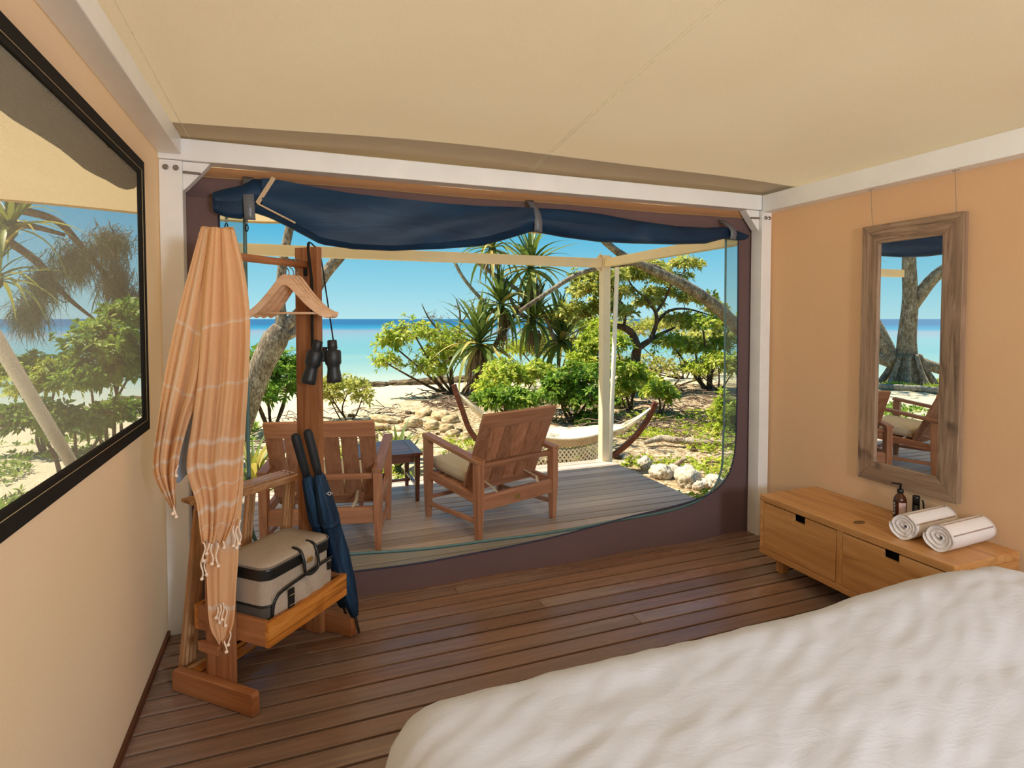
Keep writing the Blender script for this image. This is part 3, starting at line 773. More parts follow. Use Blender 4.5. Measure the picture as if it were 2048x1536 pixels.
sp('cable_port_cover', cap, 1, mt=plain('dark_plastic_cap', srgb(110, 78, 44), 0.6), bev=0)

# ================================================================== MIRROR
mir = thing('wall_mirror', 'tall mirror in a weathered timber frame hung on the peach wall', 'mirror', (3.05, 2.09, 0.6), math.radians(-1.15))
RUST = (srgb(78, 62, 50), srgb(152, 124, 100), srgb(190, 164, 138))
def rustic(ax): return wood('weathered_timber', *RUST, axis=ax, rough=0.75, freq=42, knots=0.75, vary=0.12)
MY0, MY1, MZ0, MZ1, FWD = 1.825, 2.362, 0.592, 2.020, 0.098
fx0, fx1 = 3.030, 3.066
def mitre(p, ax): part('frame_board', MB().prism(p, fx0, fx1, 'yz'), rustic(ax), mir, world=True, bev=0.003)
i0, i1, j0, j1 = MY0 + FWD, MY1 - FWD, MZ0 + FWD + 0.01, MZ1 - FWD - 0.004
mitre([(MY0, MZ0), (MY1, MZ0), (i1, j0), (i0, j0)], 1); mitre([(MY0, MZ1), (i0, j1), (i1, j1), (MY1, MZ1)], 1)
mitre([(MY0, MZ0), (i0, j0), (i0, j1), (MY0, MZ1)], 2); mitre([(MY1, MZ0), (MY1, MZ1), (i1, j1), (i1, j0)], 2)
t = NT('mirror_glass'); g_ = t.add('ShaderNodeBsdfGlossy'); g_.inputs['Roughness'].default_value = 0.0; g_.inputs[0].default_value = (0.90, 0.92, 0.92, 1)
M_MIRROR = t.done(g_.outputs[0])
part('mirror_glass', MB().box((3.044, i0 - 0.005, j0 - 0.005), (3.048, i1 + 0.005, j1 + 0.005)), M_MIRROR, mir, world=True)
for yy in (2.315, 1.872):
    w_ = part('hanging_wire', MB().tube([(3.048, yy, 2.016), (3.030, yy, 2.224)], 0.0012, 6), M_BOLT, mir, world=True)
    part('wire_clip', MB().tube([(3.030, yy, 2.222), (3.030, yy, 2.236)], 0.005, 8).tube([(3.030, yy - 0.02, 2.223), (3.030, yy + 0.012, 2.223)], 0.003, 6), M_BOLT, w_, world=True)

# ================================================================== THINGS ON THE SIDEBOARD
M_TERRY = plain('white_terry', srgb(240, 236, 234), 0.95, vary=0.06, scale=260, bump=0.7)
M_TERRYLINE = plain('taupe_band', srgb(176, 152, 140), 0.95)
def rolled_towel(label, cx, y0, rotz, seed):
    r_ = np.random.default_rng(seed)
    t = thing('rolled_towel', label, 'towel', (cx, y0, 0.450), rotz, 'rolled bath towels on the sideboard')
    L, Rm = 0.335, 0.066
    turns, th = 3.1, 0.0185
    N = 130; ring = []
    for s in (1, -1):
        seq = range(N + 1) if s == 1 else range(N, -1, -1)
        for i in seq:
            u = i / N; a = -0.6 + 2 * PI * turns * u; R = 0.008 + (Rm - th / 2 - 0.008) * u
            rr = R + s * th / 2 * (0.92 if 0.02 < u < 0.985 else 0.5)
            sq = 1 + 0.05 * math.cos(2 * a)
            ring.append((rr * sq * math.cos(a), rr * math.sin(a) / sq))
    nl = 15; n = len(ring); V, Fc = [], []
    for k in range(nl):
        x = -L / 2 + L * k / (nl - 1); e_ = min(k, nl - 1 - k); sc = {0: 0.90, 1: 0.985}.get(e_, 1.0)
        for q, (a, b_) in enumerate(ring):
            rr = math.hypot(a, b_); ins = (Rm - rr) / Rm
            off = (0.020 * ins if e_ == 0 and k == 0 else 0) + 0.006 * nz((a * 30 + seed, b_ * 30, k * 0.2), 1.0)
            V.append((x + (off if k < 2 else 0), a * (sc if e_ else 1.0) + 0.003 * nz((x * 9, a * 20, seed), 1.0), b_ * (sc if e_ else 1.0) + Rm * 1.0))
    for k in range(nl - 1):
        for q in range(n): Fc.append((k*n + q, k*n + (q+1) % n, (k+1)*n + (q+1) % n, (k+1)*n + q))
    for k in (0, nl - 1):
        for i in range(N): Fc.append((k*n + i, k*n + i + 1, k*n + n - 2 - i, k*n + n - 1 - i))
    me = MB(); me.v, me.f = V, Fc
    part('roll', me, M_TERRY, t, smooth=True)
    for ang in (2.75, 1.75, 0.95, 0.25, -0.35):
        aend = -0.6 + 2 * PI * turns; ar = ang
        while ar + 2 * PI <= aend: ar += 2 * PI
        uu = (ar + 0.6) / (2 * PI * turns); R = 0.008 + (Rm - th / 2 - 0.008) * uu + th / 2 * 0.92 - 0.0003
        sq = 1 + 0.05 * math.cos(2 * ang)
        pts = [(x, R * sq * math.cos(ang), R * math.sin(ang) / sq + Rm) for x in np.linspace(-L / 2 + 0.018, L / 2 - 0.018, 12)]
        part('woven_band', MB().tube(pts, 0.0030, 6), M_TERRYLINE, t, smooth=True)
    return t
rolled_towel('rolled white striped towel at the front, nearer the sideboard end', 2.872, 1.712, math.radians(3), 3)
rolled_towel('rolled white striped towel tucked behind, beside the pump bottle', 2.862, 1.868, math.radians(3), 8)

def pump_bottle(label, loc, R, hgt, mat, capm, amber):
    t = thing('pump_bottle', label, 'bottle', loc)
    part('bottle_body', MB().lathe([(R*0.86, 0), (R, 0.005), (R, hgt*0.62), (R*0.93, hgt*0.70), (R*0.70, hgt*0.79), (R*0.42, hgt*0.86), (R*0.38, hgt*0.93)], 24), mat, t, smooth=True)
    part('collar', MB().lathe([(R*0.46, hgt*0.89), (R*0.50, hgt*0.90), (R*0.50, hgt*1.0), (R*0.40, hgt*1.02), (R*0.22, hgt*1.03)], 18), capm, t, smooth=True)
    pump = part('pump', MB().lathe([(R*0.15, hgt*1.0), (R*0.15, hgt*1.16), (R*0.28, hgt*1.17), (R*0.30, hgt*1.21), (R*0.2, hgt*1.22)], 14), capm, t, smooth=True)
    part('nozzle', MB().bar((0, 0, hgt*1.20), (-0.018, 0.036, hgt*1.195), 0.012, 0.008, w1=0.008, h1=0.006), capm, pump)
    return t
t = NT('amber_glass'); M_AMBER = t.done(t.bsdf(srgb(74, 34, 12), 0.08, None, 0.6))
M_CAP = plain('black_plastic', srgb(20, 20, 22), 0.3)
bx, by = 2.985, 2.075
pb = pump_bottle('amber pump bottle with pale label behind the rolled towels', (bx, by, 0.450), 0.031, 0.150, M_AMBER, M_CAP, True)
def wrap_label(a0, a1, z0, z1, R, n=14):
    return np.array([[(R * math.cos(a), R * math.sin(a), z) for a in np.linspace(a0, a1, n)] for z in (z0, z1)])
view_a = math.atan2(-by, -bx)
part('label', MB().grid(wrap_label(view_a - 0.15, view_a + 0.95, 0.012, 0.088, 0.0315)), plain('blush_label', srgb(206, 178, 178), 0.6), pb, smooth=True)
part('label', MB().grid(wrap_label(view_a - 1.35, view_a - 0.55, 0.012, 0.090, 0.0313)), plain('dark_label', srgb(40, 22, 16), 0.6), pb, smooth=True)
fc = bpy.data.curves.new('lettering', 'FONT'); fc.body = 'RANA'; fc.size = 0.024; fc.extrude = 0.0003
tmp = bpy.data.objects.new('tmp_text', fc); COL.objects.link(tmp)
bpy.context.view_layer.update()
tme = bpy.data.meshes.new_from_object(tmp.evaluated_get(bpy.context.evaluated_depsgraph_get())); bpy.data.objects.remove(tmp)
for v in tme.vertices:      # text runs up the bottle, wrapped on the glass
    x, y_, z = v.co; a = view_a - 0.95 - (y_ - 0.008) / 0.0318; R = 0.0320 + z
    v.co = (R * math.cos(a), R * math.sin(a), 0.020 + x)
tme.name = 'lettering'; tme.materials.clear()
link('lettering', tme, plain('white_print', srgb(236, 232, 226), 0.6), pb)
db = thing('toiletry_tube', 'slim black toiletry bottle standing beside the amber pump bottle', 'bottle', (3.020, 2.015, 0.450))
part('bottle_body', MB().lathe([(0.015, 0), (0.0165, 0.004), (0.0165, 0.085)], 18), plain('black_bottle', srgb(24, 26, 30), 0.3), db, smooth=True)
part('cap', MB().lathe([(0.0170, 0.086), (0.0170, 0.128), (0.0155, 0.131)], 18), M_CAP, db, smooth=True)
tg = solo('door_tag', MB().tube(spline([(0.018, 0, 0.002), (0.020, 0.004, 0.05), (0.016, 0.006, 0.10), (0.006, 0.004, 0.112)], 16), 0.004, 8), M_CAP, 'thin curved black strip leaning beside the slim black bottle', 'strip', (3.022, 1.985, 0.450), smooth=True)
tg.name = 'toiletry_strip'; tg['label'] = 'thin curved black strip standing beside the slim black bottle'; tg['category'] = 'toiletry'

# ================================================================== CLOTHES STAND (turned 47 degrees in the left corner)
CHERRY = (srgb(112, 64, 38), srgb(166, 108, 68), srgb(194, 138, 94))
def cherry(ax): return wood('cherry_timber', *CHERRY, axis=ax, rough=0.35, freq=22, vary=0.12)
HONEY = (srgb(120, 64, 18), srgb(196, 122, 48), srgb(222, 156, 78))
def honey(ax): return wood('striped_honey_timber', *HONEY, axis=ax, rough=0.3, freq=34, knots=0.5, vary=0.08)
OX, OY, SROT, SL = -0.291, 2.489, math.atan2(0.735, 0.68), 0.554
def stand_w(u, v, z):      # u along the rail, v towards the camera side
    return np.array([OX + 0.68 * u + 0.735 * v, OY + 0.735 * u - 0.68 * v, z])
st = thing('clothes_stand', 'timber clothes stand with a hanging rail and a luggage tray in the corner', 'clothes stand', (OX, OY, 0), SROT)
for x0, sg in ((0.0, -1), (SL, 1)):
    part('foot', MB().prism([(-0.215, 0.002), (0.215, 0.002), (0.215, 0.075), (0.205, 0.088), (-0.205, 0.088), (-0.215, 0.075)], x0 + sg * 0.0175 - 0.017, x0 + sg * 0.0175 + 0.017, 'yz'), cherry(1), st, bev=0.003)
    part('post', MB().box((x0 - sg * 0.0175 - 0.0165, -0.066, 0.004), (x0 - sg * 0.0175 + 0.0165, 0.066, 1.835)), cherry(2), st, bev=0.003)
part('hanging_rail', MB().tube([(0.034, 0, 1.752), (SL - 0.034, 0, 1.752)], 0.0165, 16), cherry(0), st, smooth=True)
part('rail_bracket', MB().box((SL - 0.040, -0.010, 1.700), (SL - 0.033, 0.010, 1.735)), M_BLACK, st)
part('tray_board', MB().box((0.035, -0.230, 0.232), (0.502, -0.210, 0.332)), honey(0), st, bev=0.002, label='striped honey coloured front board')
part('tray_board', MB().box((0.035, 0.148, 0.232), (0.502, 0.168, 0.332)), honey(0), st, bev=0.002)
for x0 in (0.035, 0.482): part('tray_end', MB().box((x0, -0.2095, 0.232), (x0 + 0.020, 0.1475, 0.332)), cherry(1), st, bev=0.002)
for i in range(4): part('tray_slat', MB().box((0.056, -0.20 + i * 0.088, 0.234), (0.481, -0.135 + i * 0.088, 0.246)), cherry(0), st, bev=0.002)
part('tray_support', MB().box((-0.020, -0.025, 0.185), (0.0005, 0.085, 0.222)), cherry(1), st, bev=0.003)
for y0 in (0.075, 0.135): part('low_slat', MB().box((0.004, y0, 0.050), (SL - 0.004, y0 + 0.042, 0.064)), honey(0), st, bev=0.002)

# hangers on the rail
BEECH = (srgb(206, 156, 116), srgb(236, 194, 156), srgb(246, 214, 182))
M_HANG = wood('beech_hanger', *BEECH, axis=1, rough=0.4, vary=0.1)
def make_hanger(u, rz, label, wob):
    p = stand_w(u, 0, 1.752)
    t = thing('coat_hanger', label, 'hanger', tuple(p), SROT + rz, 'wooden hangers on the rail')
    N = 25; top, bot = [], []
    for i in range(N):
        s = -1 + 2 * i / (N - 1); a_ = abs(s)
        a2_ = math.sqrt(a_ * a_ + 0.012) - 0.11; zt = -0.050 - 0.172 * (1 - (1 - max(0, min(1, a2_ / 0.896))) ** 1.55)
        th = 0.050 - 0.020 * a_ + (0.0 if a_ < 0.93 else -0.010)
        top.append((s * 0.212, zt)); bot.append((s * 0.205, zt - th))
    xo = [0.020 * (abs(q[0]) / 0.212) ** 2 for q in top]
    m_ = MB(); k = 0
    for i in range(N):
        for dx in (-0.0065, 0.0065): m_.v += [(dx + xo[i], top[i][0], top[i][1]), (dx + xo[i], bot[i][0], bot[i][1])]
    for i in range(N - 1):
        a, b_ = 4 * i, 4 * (i + 1)
        m_.f += [(a, a+1, b_+1, b_), (a+2, b_+2, b_+3, a+3), (a, b_, b_+2, a+2), (a+1, a+3, b_+3, b_+1)]
    m_.f += [(0, 2, 3, 1), (4*N-4, 4*N-3, 4*N-1, 4*N-2)]
    part('shoulder', m_, M_HANG, t, bev=0.003)
    part('trouser_bar', MB().tube([(0.018, -0.185, -0.226), (0.018, 0.185, -0.226)], 0.0052, 10), M_HANG, t, smooth=True)
    hk = [(0, 0, -0.058), (0, 0.001, -0.036)] + [(0, 0.0215 * math.sin(q) + 0.004, -0.002 - 0.0215 * math.cos(q)) for q in np.linspace(0.25, 4.2, 16)]
    part('hook', MB().tube(hk, 0.0024, 6), M_BOLT, t, smooth=True)
make_hanger(0.385, 0.24, 'wooden coat hanger nearest the orange towel on the stand rail', 0)
make_hanger(0.412, 0.13, 'second wooden coat hanger from the orange towel on the stand rail', 1)
make_hanger(0.440, 0.05, 'third wooden coat hanger from the orange towel on the stand rail', 2)
make_hanger(0.468, -0.03, 'wooden coat hanger nearest the far post of the stand', 3)

# orange fringed towel over the near post
def towel_mat():
    t = NT('orange_cotton_weave')
    uv = t.add('ShaderNodeUVMap'); sep = t.add('ShaderNodeSeparateXYZ'); t.link(uv.outputs[0], sep.inputs[0])
    def bands(out, lines):
        r = t.add('ShaderNodeValToRGB'); el = r.color_ramp.elements; r.color_ramp.interpolation = 'LINEAR'
        el[0].position, el[0].color = 0, (0, 0, 0, 1); el[1].position, el[1].color = 1, (0, 0, 0, 1)
        for p, w, k in lines:
            for q, c in ((p - w, 0), (p - w * 0.4, k), (p + w * 0.4, k), (p + w, 0)): n_ = el.new(q); n_.color = (c, c, c, 1)
        t.link(out, r.inputs[0]); return r.outputs[0]
    bv = bands(sep.outputs['Y'], [(0.245, 0.004, 0.8), (0.40, 0.004, 0.7), (0.555, 0.010, 0.75), (0.632, 0.013, 0.85), (0.716, 0.006, 0.8), (0.80, 0.014, 0.85), (0.885, 0.006, 0.8)])
    bu = bands(sep.outputs['X'], [(0.10, 0.016, 0.5), (0.17, 0.010, 0.5), (0.95, 0.006, 0.4)])
    bm = t.add('ShaderNodeMath', operation='MAXIMUM'); t.link(bv, bm.inputs[0]); t.link(bu, bm.inputs[1])
    f = t.noise(t.coords((1, 1, 0.35)), 420, 3, 0.6)
    base = t.ramp(f, [(0.3, srgb(248, 206, 156)), (0.7, srgb(253, 224, 184))])
    c = t.mix(bm.outputs[0], base, srgb(255, 244, 232))
    d = t.add('ShaderNodeBsdfDiffuse'); tr = t.add('ShaderNodeBsdfTranslucent'); t.link(c, d.inputs[0]); t.link(c, tr.inputs[0])
    t.link(t.bump(f, 0.25, 0.003), d.inputs['Normal'])
    mx = t.add('ShaderNodeMixShader'); mx.inputs[0].default_value = 0.52; t.link(d.outputs[0], mx.inputs[1]); t.link(tr.outputs[0], mx.inputs[2])
    return t.done(mx.outputs[0])
M_TOWEL = towel_mat()
def sheet(Lp, Rp, depth, amp, nf, phase, rows=90, cols=44, v0=0.0, v1=1.0, u0=0.0, u1=1.0):
    A, B = spline(Lp, rows), spline(Rp, rows); P, UV = [], []
    for i in range(rows):
        r, t_ = [], i / (rows - 1)
        for j in range(cols):
            s = j / (cols - 1); px, py = A[i] * (1 - s) + B[i] * s
            fold = 0.55 * math.sin(nf * PI * s + phase + 1.6 * mnoise.noise(Vector((s * 2.1 + phase, t_ * 1.3, 0)))) + 1.5 * mnoise.noise(Vector((s * nf * 1.3 + 7 * phase, t_ * 0.9, 3))) + 0.7 * mnoise.noise(Vector((s * nf * 3.1 + phase, t_ * 1.8, 9)))
            p = at(px, py + 5 * math.sin(nf * PI * s + phase) * t_, depth(s, t_) + amp * (0.25 + 0.75 * min(1, 2 * t_)) * fold)
            r.append(p); UV.append((u0 + (u1 - u0) * s, v0 + (v1 - v0) * t_))
        P.append(r)
    return np.array(P), UV
sheets = [
    sheet([(402, 455), (378, 540), (352, 640), (331, 740), (315, 840), (305, 925), (313, 962), (344, 1012)], [(436, 454), (428, 560), (417, 680), (400, 780), (377, 846), (361, 905), (353, 960), (350, 1014)], lambda s, t: 2.440 - 0.035 * s - 0.02 * t, 0.022, 4, 0.6, v1=0.86, u1=0.30),
    sheet([(424, 454), (412, 560), (404, 660), (396, 760), (384, 850), (374, 935), (392, 1000), (399, 1055), (404, 1083)], [(468, 458), (489, 545), (500, 640), (498, 740), (492, 840), (487, 915), (481, 975), (470, 1040), (452, 1086)], lambda s, t: 2.365 + 0.02 * s, 0.028, 5, 1.4, u0=0.28),
    sheet([(398, 800), (402, 930), (410, 1060), (414, 1180), (420, 1250), (438, 1284)], [(484, 820), (487, 950), (480, 1060), (472, 1180), (466, 1250), (448, 1288)], lambda s, t: 2.412 + 0.01 * s, 0.010, 3, 0.2, v0=0.66, v1=0.99, u0=0.4, u1=0.6),
    sheet([(404, 456), (395, 560), (392, 680), (396, 780)], [(466, 460), (486, 560), (494, 680), (490, 780)], lambda s, t: 2.585 - 0.06 * s, 0.012, 3, 2.0, v1=0.5),
]
tm = MB(); UVs = []
for P, UV in sheets: tm.grid(P); UVs += UV
# crown of cloth folded over the top of the post
P, UV = [], []
for i in range(10):
    r = []; t_ = i / 9
    for j in range(20):
        s = j / 19; a_ = at(402 + 66 * s, 455 + 3 * s, 2.440 - 0.070 * s); b_ = at(404 + 62 * s, 456 + 4 * s, 2.585 - 0.06 * s)
        p = a_ * (1 - t_) + b_ * t_; p[2] = max(p[2], 1.838) + 0.003 * math.sin(t_ * PI) + 0.004 * math.sin(9 * s + 2 * t_); r.append(p); UV.append((s, 0.0))
    P.append(r)
tm.grid(np.array(P)); UVs += UV
def uv_mesh(name, mb, uvs, loc):
    me = mesh_from(name, [(p[0]-loc[0], p[1]-loc[1], p[2]-loc[2]) for p in mb.v], mb.f, True)
    ul = me.uv_layers.new(name='UVMap'); li = np.empty(len(me.loops), dtype=np.int32); me.loops.foreach_get('vertex_index', li)
    ul.data.foreach_set('uv', np.array(uvs, dtype=np.float32)[li].ravel()); return me
tw = thing('striped_towel', 'orange fringed cotton towel with white stripes draped over the stand post', 'towel', (OX, OY, 1.0))
link('cloth', uv_mesh('cloth', tm, UVs, (OX, OY, 1.0)), M_TOWEL, tw).modifiers.new('thick', 'SOLIDIFY').thickness = 0.0025
M_TASSEL = plain('tassel_cotton', srgb(246, 222, 200), 0.9)
tass = [(408, 1084, 1122, 2.37), (416, 1086, 1108, 2.37), (424, 1088, 1128, 2.37), (434, 1086, 1132, 2.37), (446, 1082, 1096, 2.372), (468, 1050, 1092, 2.375), (474, 1052, 1096, 2.378), (480, 1040, 1088, 2.38),
        (404, 1110, 1158, 2.385), (411, 1118, 1150, 2.385), (440, 1210, 1246, 2.385), (446, 1205, 1240, 2.385), (452, 1212, 1252, 2.385), (434, 1214, 1236, 2.385), (451, 1282, 1304, 2.39), (459, 1262, 1290, 2.39), (350, 1012, 1034, 2.385), (346, 1010, 1028, 2.388), (354, 930, 952, 2.39)]
for px, y0, y1, dp in tass:
    pts = [at(px + 2.5 * math.sin((y - y0) * 0.16 + px), y, dp) for y in np.linspace(y0, y1, 7)]
    tl = part('tassel', MB().tube(pts, [0.0026, 0.003, 0.0028, 0.003, 0.0028, 0.003, 0.0028], 6), M_TASSEL, tw, smooth=True, world=True)
    q = pts[-1]; part('knot', MB().lathe([(0.002, -0.006), (0.006, -0.003), (0.007, 0.001), (0.005, 0.005), (0.002, 0.007)], 8, tuple(q)), M_TASSEL, tl, smooth=True, world=True)
P, UV = sheet([(360, 640), (352, 760), (351, 880), (352, 962)], [(415, 640), (408, 760), (392, 880), (384, 950)], lambda s, t: 2.475 + 0.0 * s, 0.012, 2, 0.3, rows=40, cols=16)
bl = link('cloth', mesh_from('blue_towel', [tuple(p - np.array([OX, OY, 1.2])) for p in P.reshape(-1, 3)], MB().grid(P).f, True), plain('pale_blue_cloth', srgb(150, 172, 192), 0.9, vary=0.06), None, (OX, OY, 1.2))
bl.name = 'blue_towel'; bl.modifiers.new('thick', 'SOLIDIFY').thickness = 0.003
tag(bl, 'pale blue towel hanging behind the orange striped towel', 'towel')

# binoculars on a strap over the far post
M_BINO = plain('black_rubber', srgb(34, 37, 40), 0.42, vary=0.1, scale=300, bump=0.2)
bo = np.array([0.128, 2.775, 1.22])
bn = thing('binoculars', 'black binoculars hanging by a strap from the far post of the stand', 'binoculars', tuple(bo))
def barrel(px0, py0, px1, py1, dp):
    a_, b_ = at(px0, py0, dp), at(px1, py1, dp - 0.012); prof = [(0, 0.014), (0.02, 0.0165), (0.20, 0.0175), (0.21, 0.016), (0.235, 0.016), (0.245, 0.026), (0.28, 0.029), (0.55, 0.028), (0.60, 0.0225), (0.68, 0.0215), (0.86, 0.0255), (0.985, 0.0255), (1.0, 0.0225)]
    part('barrel', MB().tube([a_ + (b_ - a_) * q for q, _ in prof], [r * 1.28 for _, r in prof], 18), M_BINO, bn, smooth=True, world=True)
    o_ = (b_ - a_); part('lens', MB().tube([a_ + o_ * 0.995, a_ + o_ * 1.003], 0.021, 16), plain('lens_glass', srgb(30, 30, 46), 0.05), bn, world=True)
barrel(637, 681, 616, 768, 2.785); barrel(664, 680, 669, 765, 2.765)
hb = at(650, 720, 2.78)
part('bridge', MB().bar(at(638, 712, 2.785), at(665, 712, 2.770), 0.030, 0.052), M_BINO, bn, world=True, bev=0.005)
part('focus_wheel', MB().tube([at(650, 694, 2.775), at(650, 712, 2.775)], 0.0105, 14), M_CAP, bn, smooth=True, world=True)
strap = spline([at(625, 702, 2.79), at(624, 640, 2.825), at(623, 560, 2.842), (0.074, 2.862, 1.845), (0.100, 2.885, 1.845), (0.128, 2.885, 1.80), (0.150, 2.850, 1.63), at(668, 690, 2.77)], 40)
part('strap', MB().tube(strap, 0.0065, 6, flat=0.5), M_BLACK, bn, smooth=True, world=True)

# umbrellas leaning against the stand
t = NT('navy_umbrella_cloth'); f_ = t.noise(t.coords((1, 1, 0.15)), 26, 4, 0.6, 0.5)
M_UMB = t.done(t.bsdf(t.ramp(f_, [(0.3, srgb(16, 32, 52)), (0.6, srgb(28, 58, 86)), (0.8, srgb(52, 86, 116))]), 0.6, t.bump(f_, 0.6, 0.01), 0.3))
def umbrella(top_p, tip_p, label, ph):
    top_p, tip_p = np.array(top_p), np.array(tip_p); d = tip_p - top_p
    t = thing('umbrella', label, 'umbrella', tuple(tip_p), group='navy umbrellas leaning on the stand')
    q = lambda s: top_p + d * s
    part('handle', MB().tube([q(0), q(0.008), q(0.02), q(0.17), q(0.215)], [0.012, 0.0185, 0.0205, 0.0195, 0.0165], 16), plain('black_foam_grip', srgb(28, 32, 36), 0.6), t, smooth=True, world=True)
    prof = [(0.205, 0.017), (0.225, 0.024), (0.32, 0.034), (0.42, 0.041), (0.46, 0.036), (0.60, 0.042), (0.75, 0.038), (0.85, 0.029), (0.905, 0.018), (0.915, 0.010)]
    m_ = MB().tube([q(s) for s, _ in prof], [r for _, r in prof], 24)
    for i in range(len(prof)):
        for j in range(24):
            k = i * 24 + j; c_ = q(prof[i][0]); m_.v[k] = tuple(c_ + (np.array(m_.v[k]) - c_) * (1 + 0.13 * math.cos(8 * 2 * PI * j / 24 + ph + i * 0.35)))
    part('canopy', m_, M_UMB, t, smooth=True, world=True)
    part('closing_band', MB().tube([q(0.435), q(0.455)], [0.0425, 0.0405], 20), M_UMB, t, smooth=True, world=True)
    part('tip', MB().tube([q(0.905), q(0.93), q(0.995), q(1.0)], [0.010, 0.0075, 0.006, 0.003], 10), plain('dark_tip', srgb(52, 44, 38), 0.4), t, smooth=True, world=True)
    return t, q
um1, q1 = umbrella((0.056, 2.715, 1.005), (0.280, 2.775, 0.003), 'navy closed umbrella in front, its taller grip against the stand post', 0.3)
umbrella((0.004, 2.735, 0.985), (0.238, 2.905, 0.003), 'navy closed umbrella behind, its grip to the left of the other umbrella', 1.1)
ec = at(659, 987, 2.655)
em = MB().tube([ec + RT * 0.007 * math.cos(a) + UP * 0.007 * math.sin(a) for a in np.linspace(0, 2 * PI, 14)], 0.0014, 5, cap=False)
for k in (-1.7, 1.7): em.tube([ec + RT * 0.007 * k - UP * 0.003, ec + RT * 0.007 * k + UP * 0.004], 0.0013, 5)
part('emblem', em, plain('white_print', srgb(236, 232, 226), 0.6), um1, world=True, label='small white ring emblem')

# cool bag in the tray
def rrect(x0, x1, y0, y1, r, n=6):
    out = []
    for cx_, cy_, a0 in ((x1 - r, y1 - r, 0), (x0 + r, y1 - r, PI / 2), (x0 + r, y0 + r, PI), (x1 - r, y0 + r, 1.5 * PI)):
        for k in range(n + 1): a = a0 + PI / 2 * k / n; out.append((cx_ + r * math.cos(a), cy_ + r * math.sin(a)))
    return out
M_BAG = plain('heather_beige_cloth', srgb(172, 156, 138), 0.9, vary=0.14, scale=190, bump=0.3)
M_BAGDK = plain('grey_brown_mesh', srgb(82, 74, 66), 0.9, vary=0.2, scale=240)
M_TRIM = plain('black_trim', srgb(26, 27, 26), 0.38)
bg = thing('cool_bag', 'beige cool bag with black trim sitting in the stand tray', 'bag', (OX, OY, 0.247), SROT)
Z0 = 0.0
body = part('body', MB().prism(rrect(0.064, 0.445, -0.190, 0.065, 0.045), Z0, 0.235), M_BAG, bg, bev=0.006)
part('lower_panel', MB().prism(rrect(0.0625, 0.4465, -0.1915, 0.0665, 0.046), Z0 + 0.004, 0.118), M_BAGDK, bg)
part('piping', MB().tube([(p[0], p[1], 0.120) for p in rrect(0.0615, 0.4475, -0.1925, 0.0675, 0.047) + [rrect(0.0615, 0.4475, -0.1925, 0.0675, 0.047)[0]]], 0.0045, 6, cap=False), M_TRIM, bg, smooth=True)
part('rim', MB().prism(rrect(0.0575, 0.4515, -0.1965, 0.0715, 0.050), 0.222, 0.268), M_TRIM, bg, bev=0.006)
part('rim_piping', MB().tube([(p[0], p[1], 0.272) for p in rrect(0.058, 0.451, -0.196, 0.071, 0.050) + [rrect(0.058, 0.451, -0.196, 0.071, 0.050)[0]]], 0.004, 6, cap=False), plain('grey_piping', srgb(120, 108, 98), 0.6), bg, smooth=True)
m_ = MB(); R0 = rrect(0.0615, 0.4475, -0.1925, 0.0675, 0.048)
cxm, cym = 0.2545, -0.0625
for s, z in ((1.0, 0.268), (0.985, 0.277), (0.94, 0.284), (0.6, 0.291), (0.0, 0.293)):
    m_.v += [(cxm + (p[0] - cxm) * s, cym + (p[1] - cym) * s, z) for p in R0]
nr = len(R0)
for k in range(4):
    for i in range(nr): m_.f.append((k*nr+i, k*nr+(i+1) % nr, (k+1)*nr+(i+1) % nr, (k+1)*nr+i))
lid = part('lid', m_, M_BAG, bg, smooth=True)
# puffed front pocket with black edge
P = []
for i in range(16):
    r = []
    for j in range(28):
        s, q = j / 27, i / 15; e_ = (1 - abs(2 * s - 1) ** 4) * (1 - abs(2 * q - 1) ** 4)
        r.append((0.090 + 0.350 * s, -0.193 - 0.022 * e_ - 0.004 * math.sin(26 * s + 3 * q) * e_, 0.010 + (0.165 - 0.02 * (1 - s)) * q))
    P.append(r)
pk = part('front_pocket', MB().grid(np.array(P)), M_BAG, bg, smooth=True)
edge = [(0.088, -0.196, 0.008), (0.088, -0.198, 0.10), (0.100, -0.200, 0.140), (0.135, -0.203, 0.162), (0.25, -0.207, 0.176), (0.40, -0.205, 0.186), (0.442, -0.198, 0.182)]
part('pocket_edge', MB().tube(spline(edge, 30), 0.0075, 8, flat=0.6), M_TRIM, pk, smooth=True)
part('webbing', MB().box((0.150, -0.2215, 0.004), (0.182, -0.2165, 0.160)), M_TRIM, pk)
for zz in (0.060, 0.095, 0.135): part('stitch', MB().box((0.153, -0.2235, zz), (0.179, -0.2217, zz + 0.002)), M_THREAD, pk)
hn = part('handle', MB().tube(spline([(0.245, -0.155, 0.290), (0.245, -0.195, 0.282), (0.245, -0.213, 0.245), (0.247, -0.220, 0.195), (0.270, -0.222, 0.178), (0.305, -0.222, 0.180), (0.327, -0.220, 0.198), (0.328, -0.213, 0.245), (0.328, -0.195, 0.282), (0.328, -0.155, 0.290)], 40), 0.0065, 8), M_TRIM, bg, smooth=True)
P = [[(x, y_, z) for x in np.linspace(0.254, 0.320, 6)] for y_, z in ((-0.150, 0.2915), (-0.175, 0.291), (-0.198, 0.280), (-0.207, 0.255), (-0.209, 0.232))]
part('grip', MB().grid(np.array(P)), M_BAG, hn, smooth=True)
part('buckle', MB().box((0.272, -0.214, 0.222), (0.300, -0.206, 0.244)), plain('brass', srgb(196, 160, 92), 0.35, metal=0.7), hn, bev=0.003)
part('toggle', MB().box((0.395, -0.216, 0.140), (0.418, -0.206, 0.176)), M_TRIM, pk, bev=0.004)

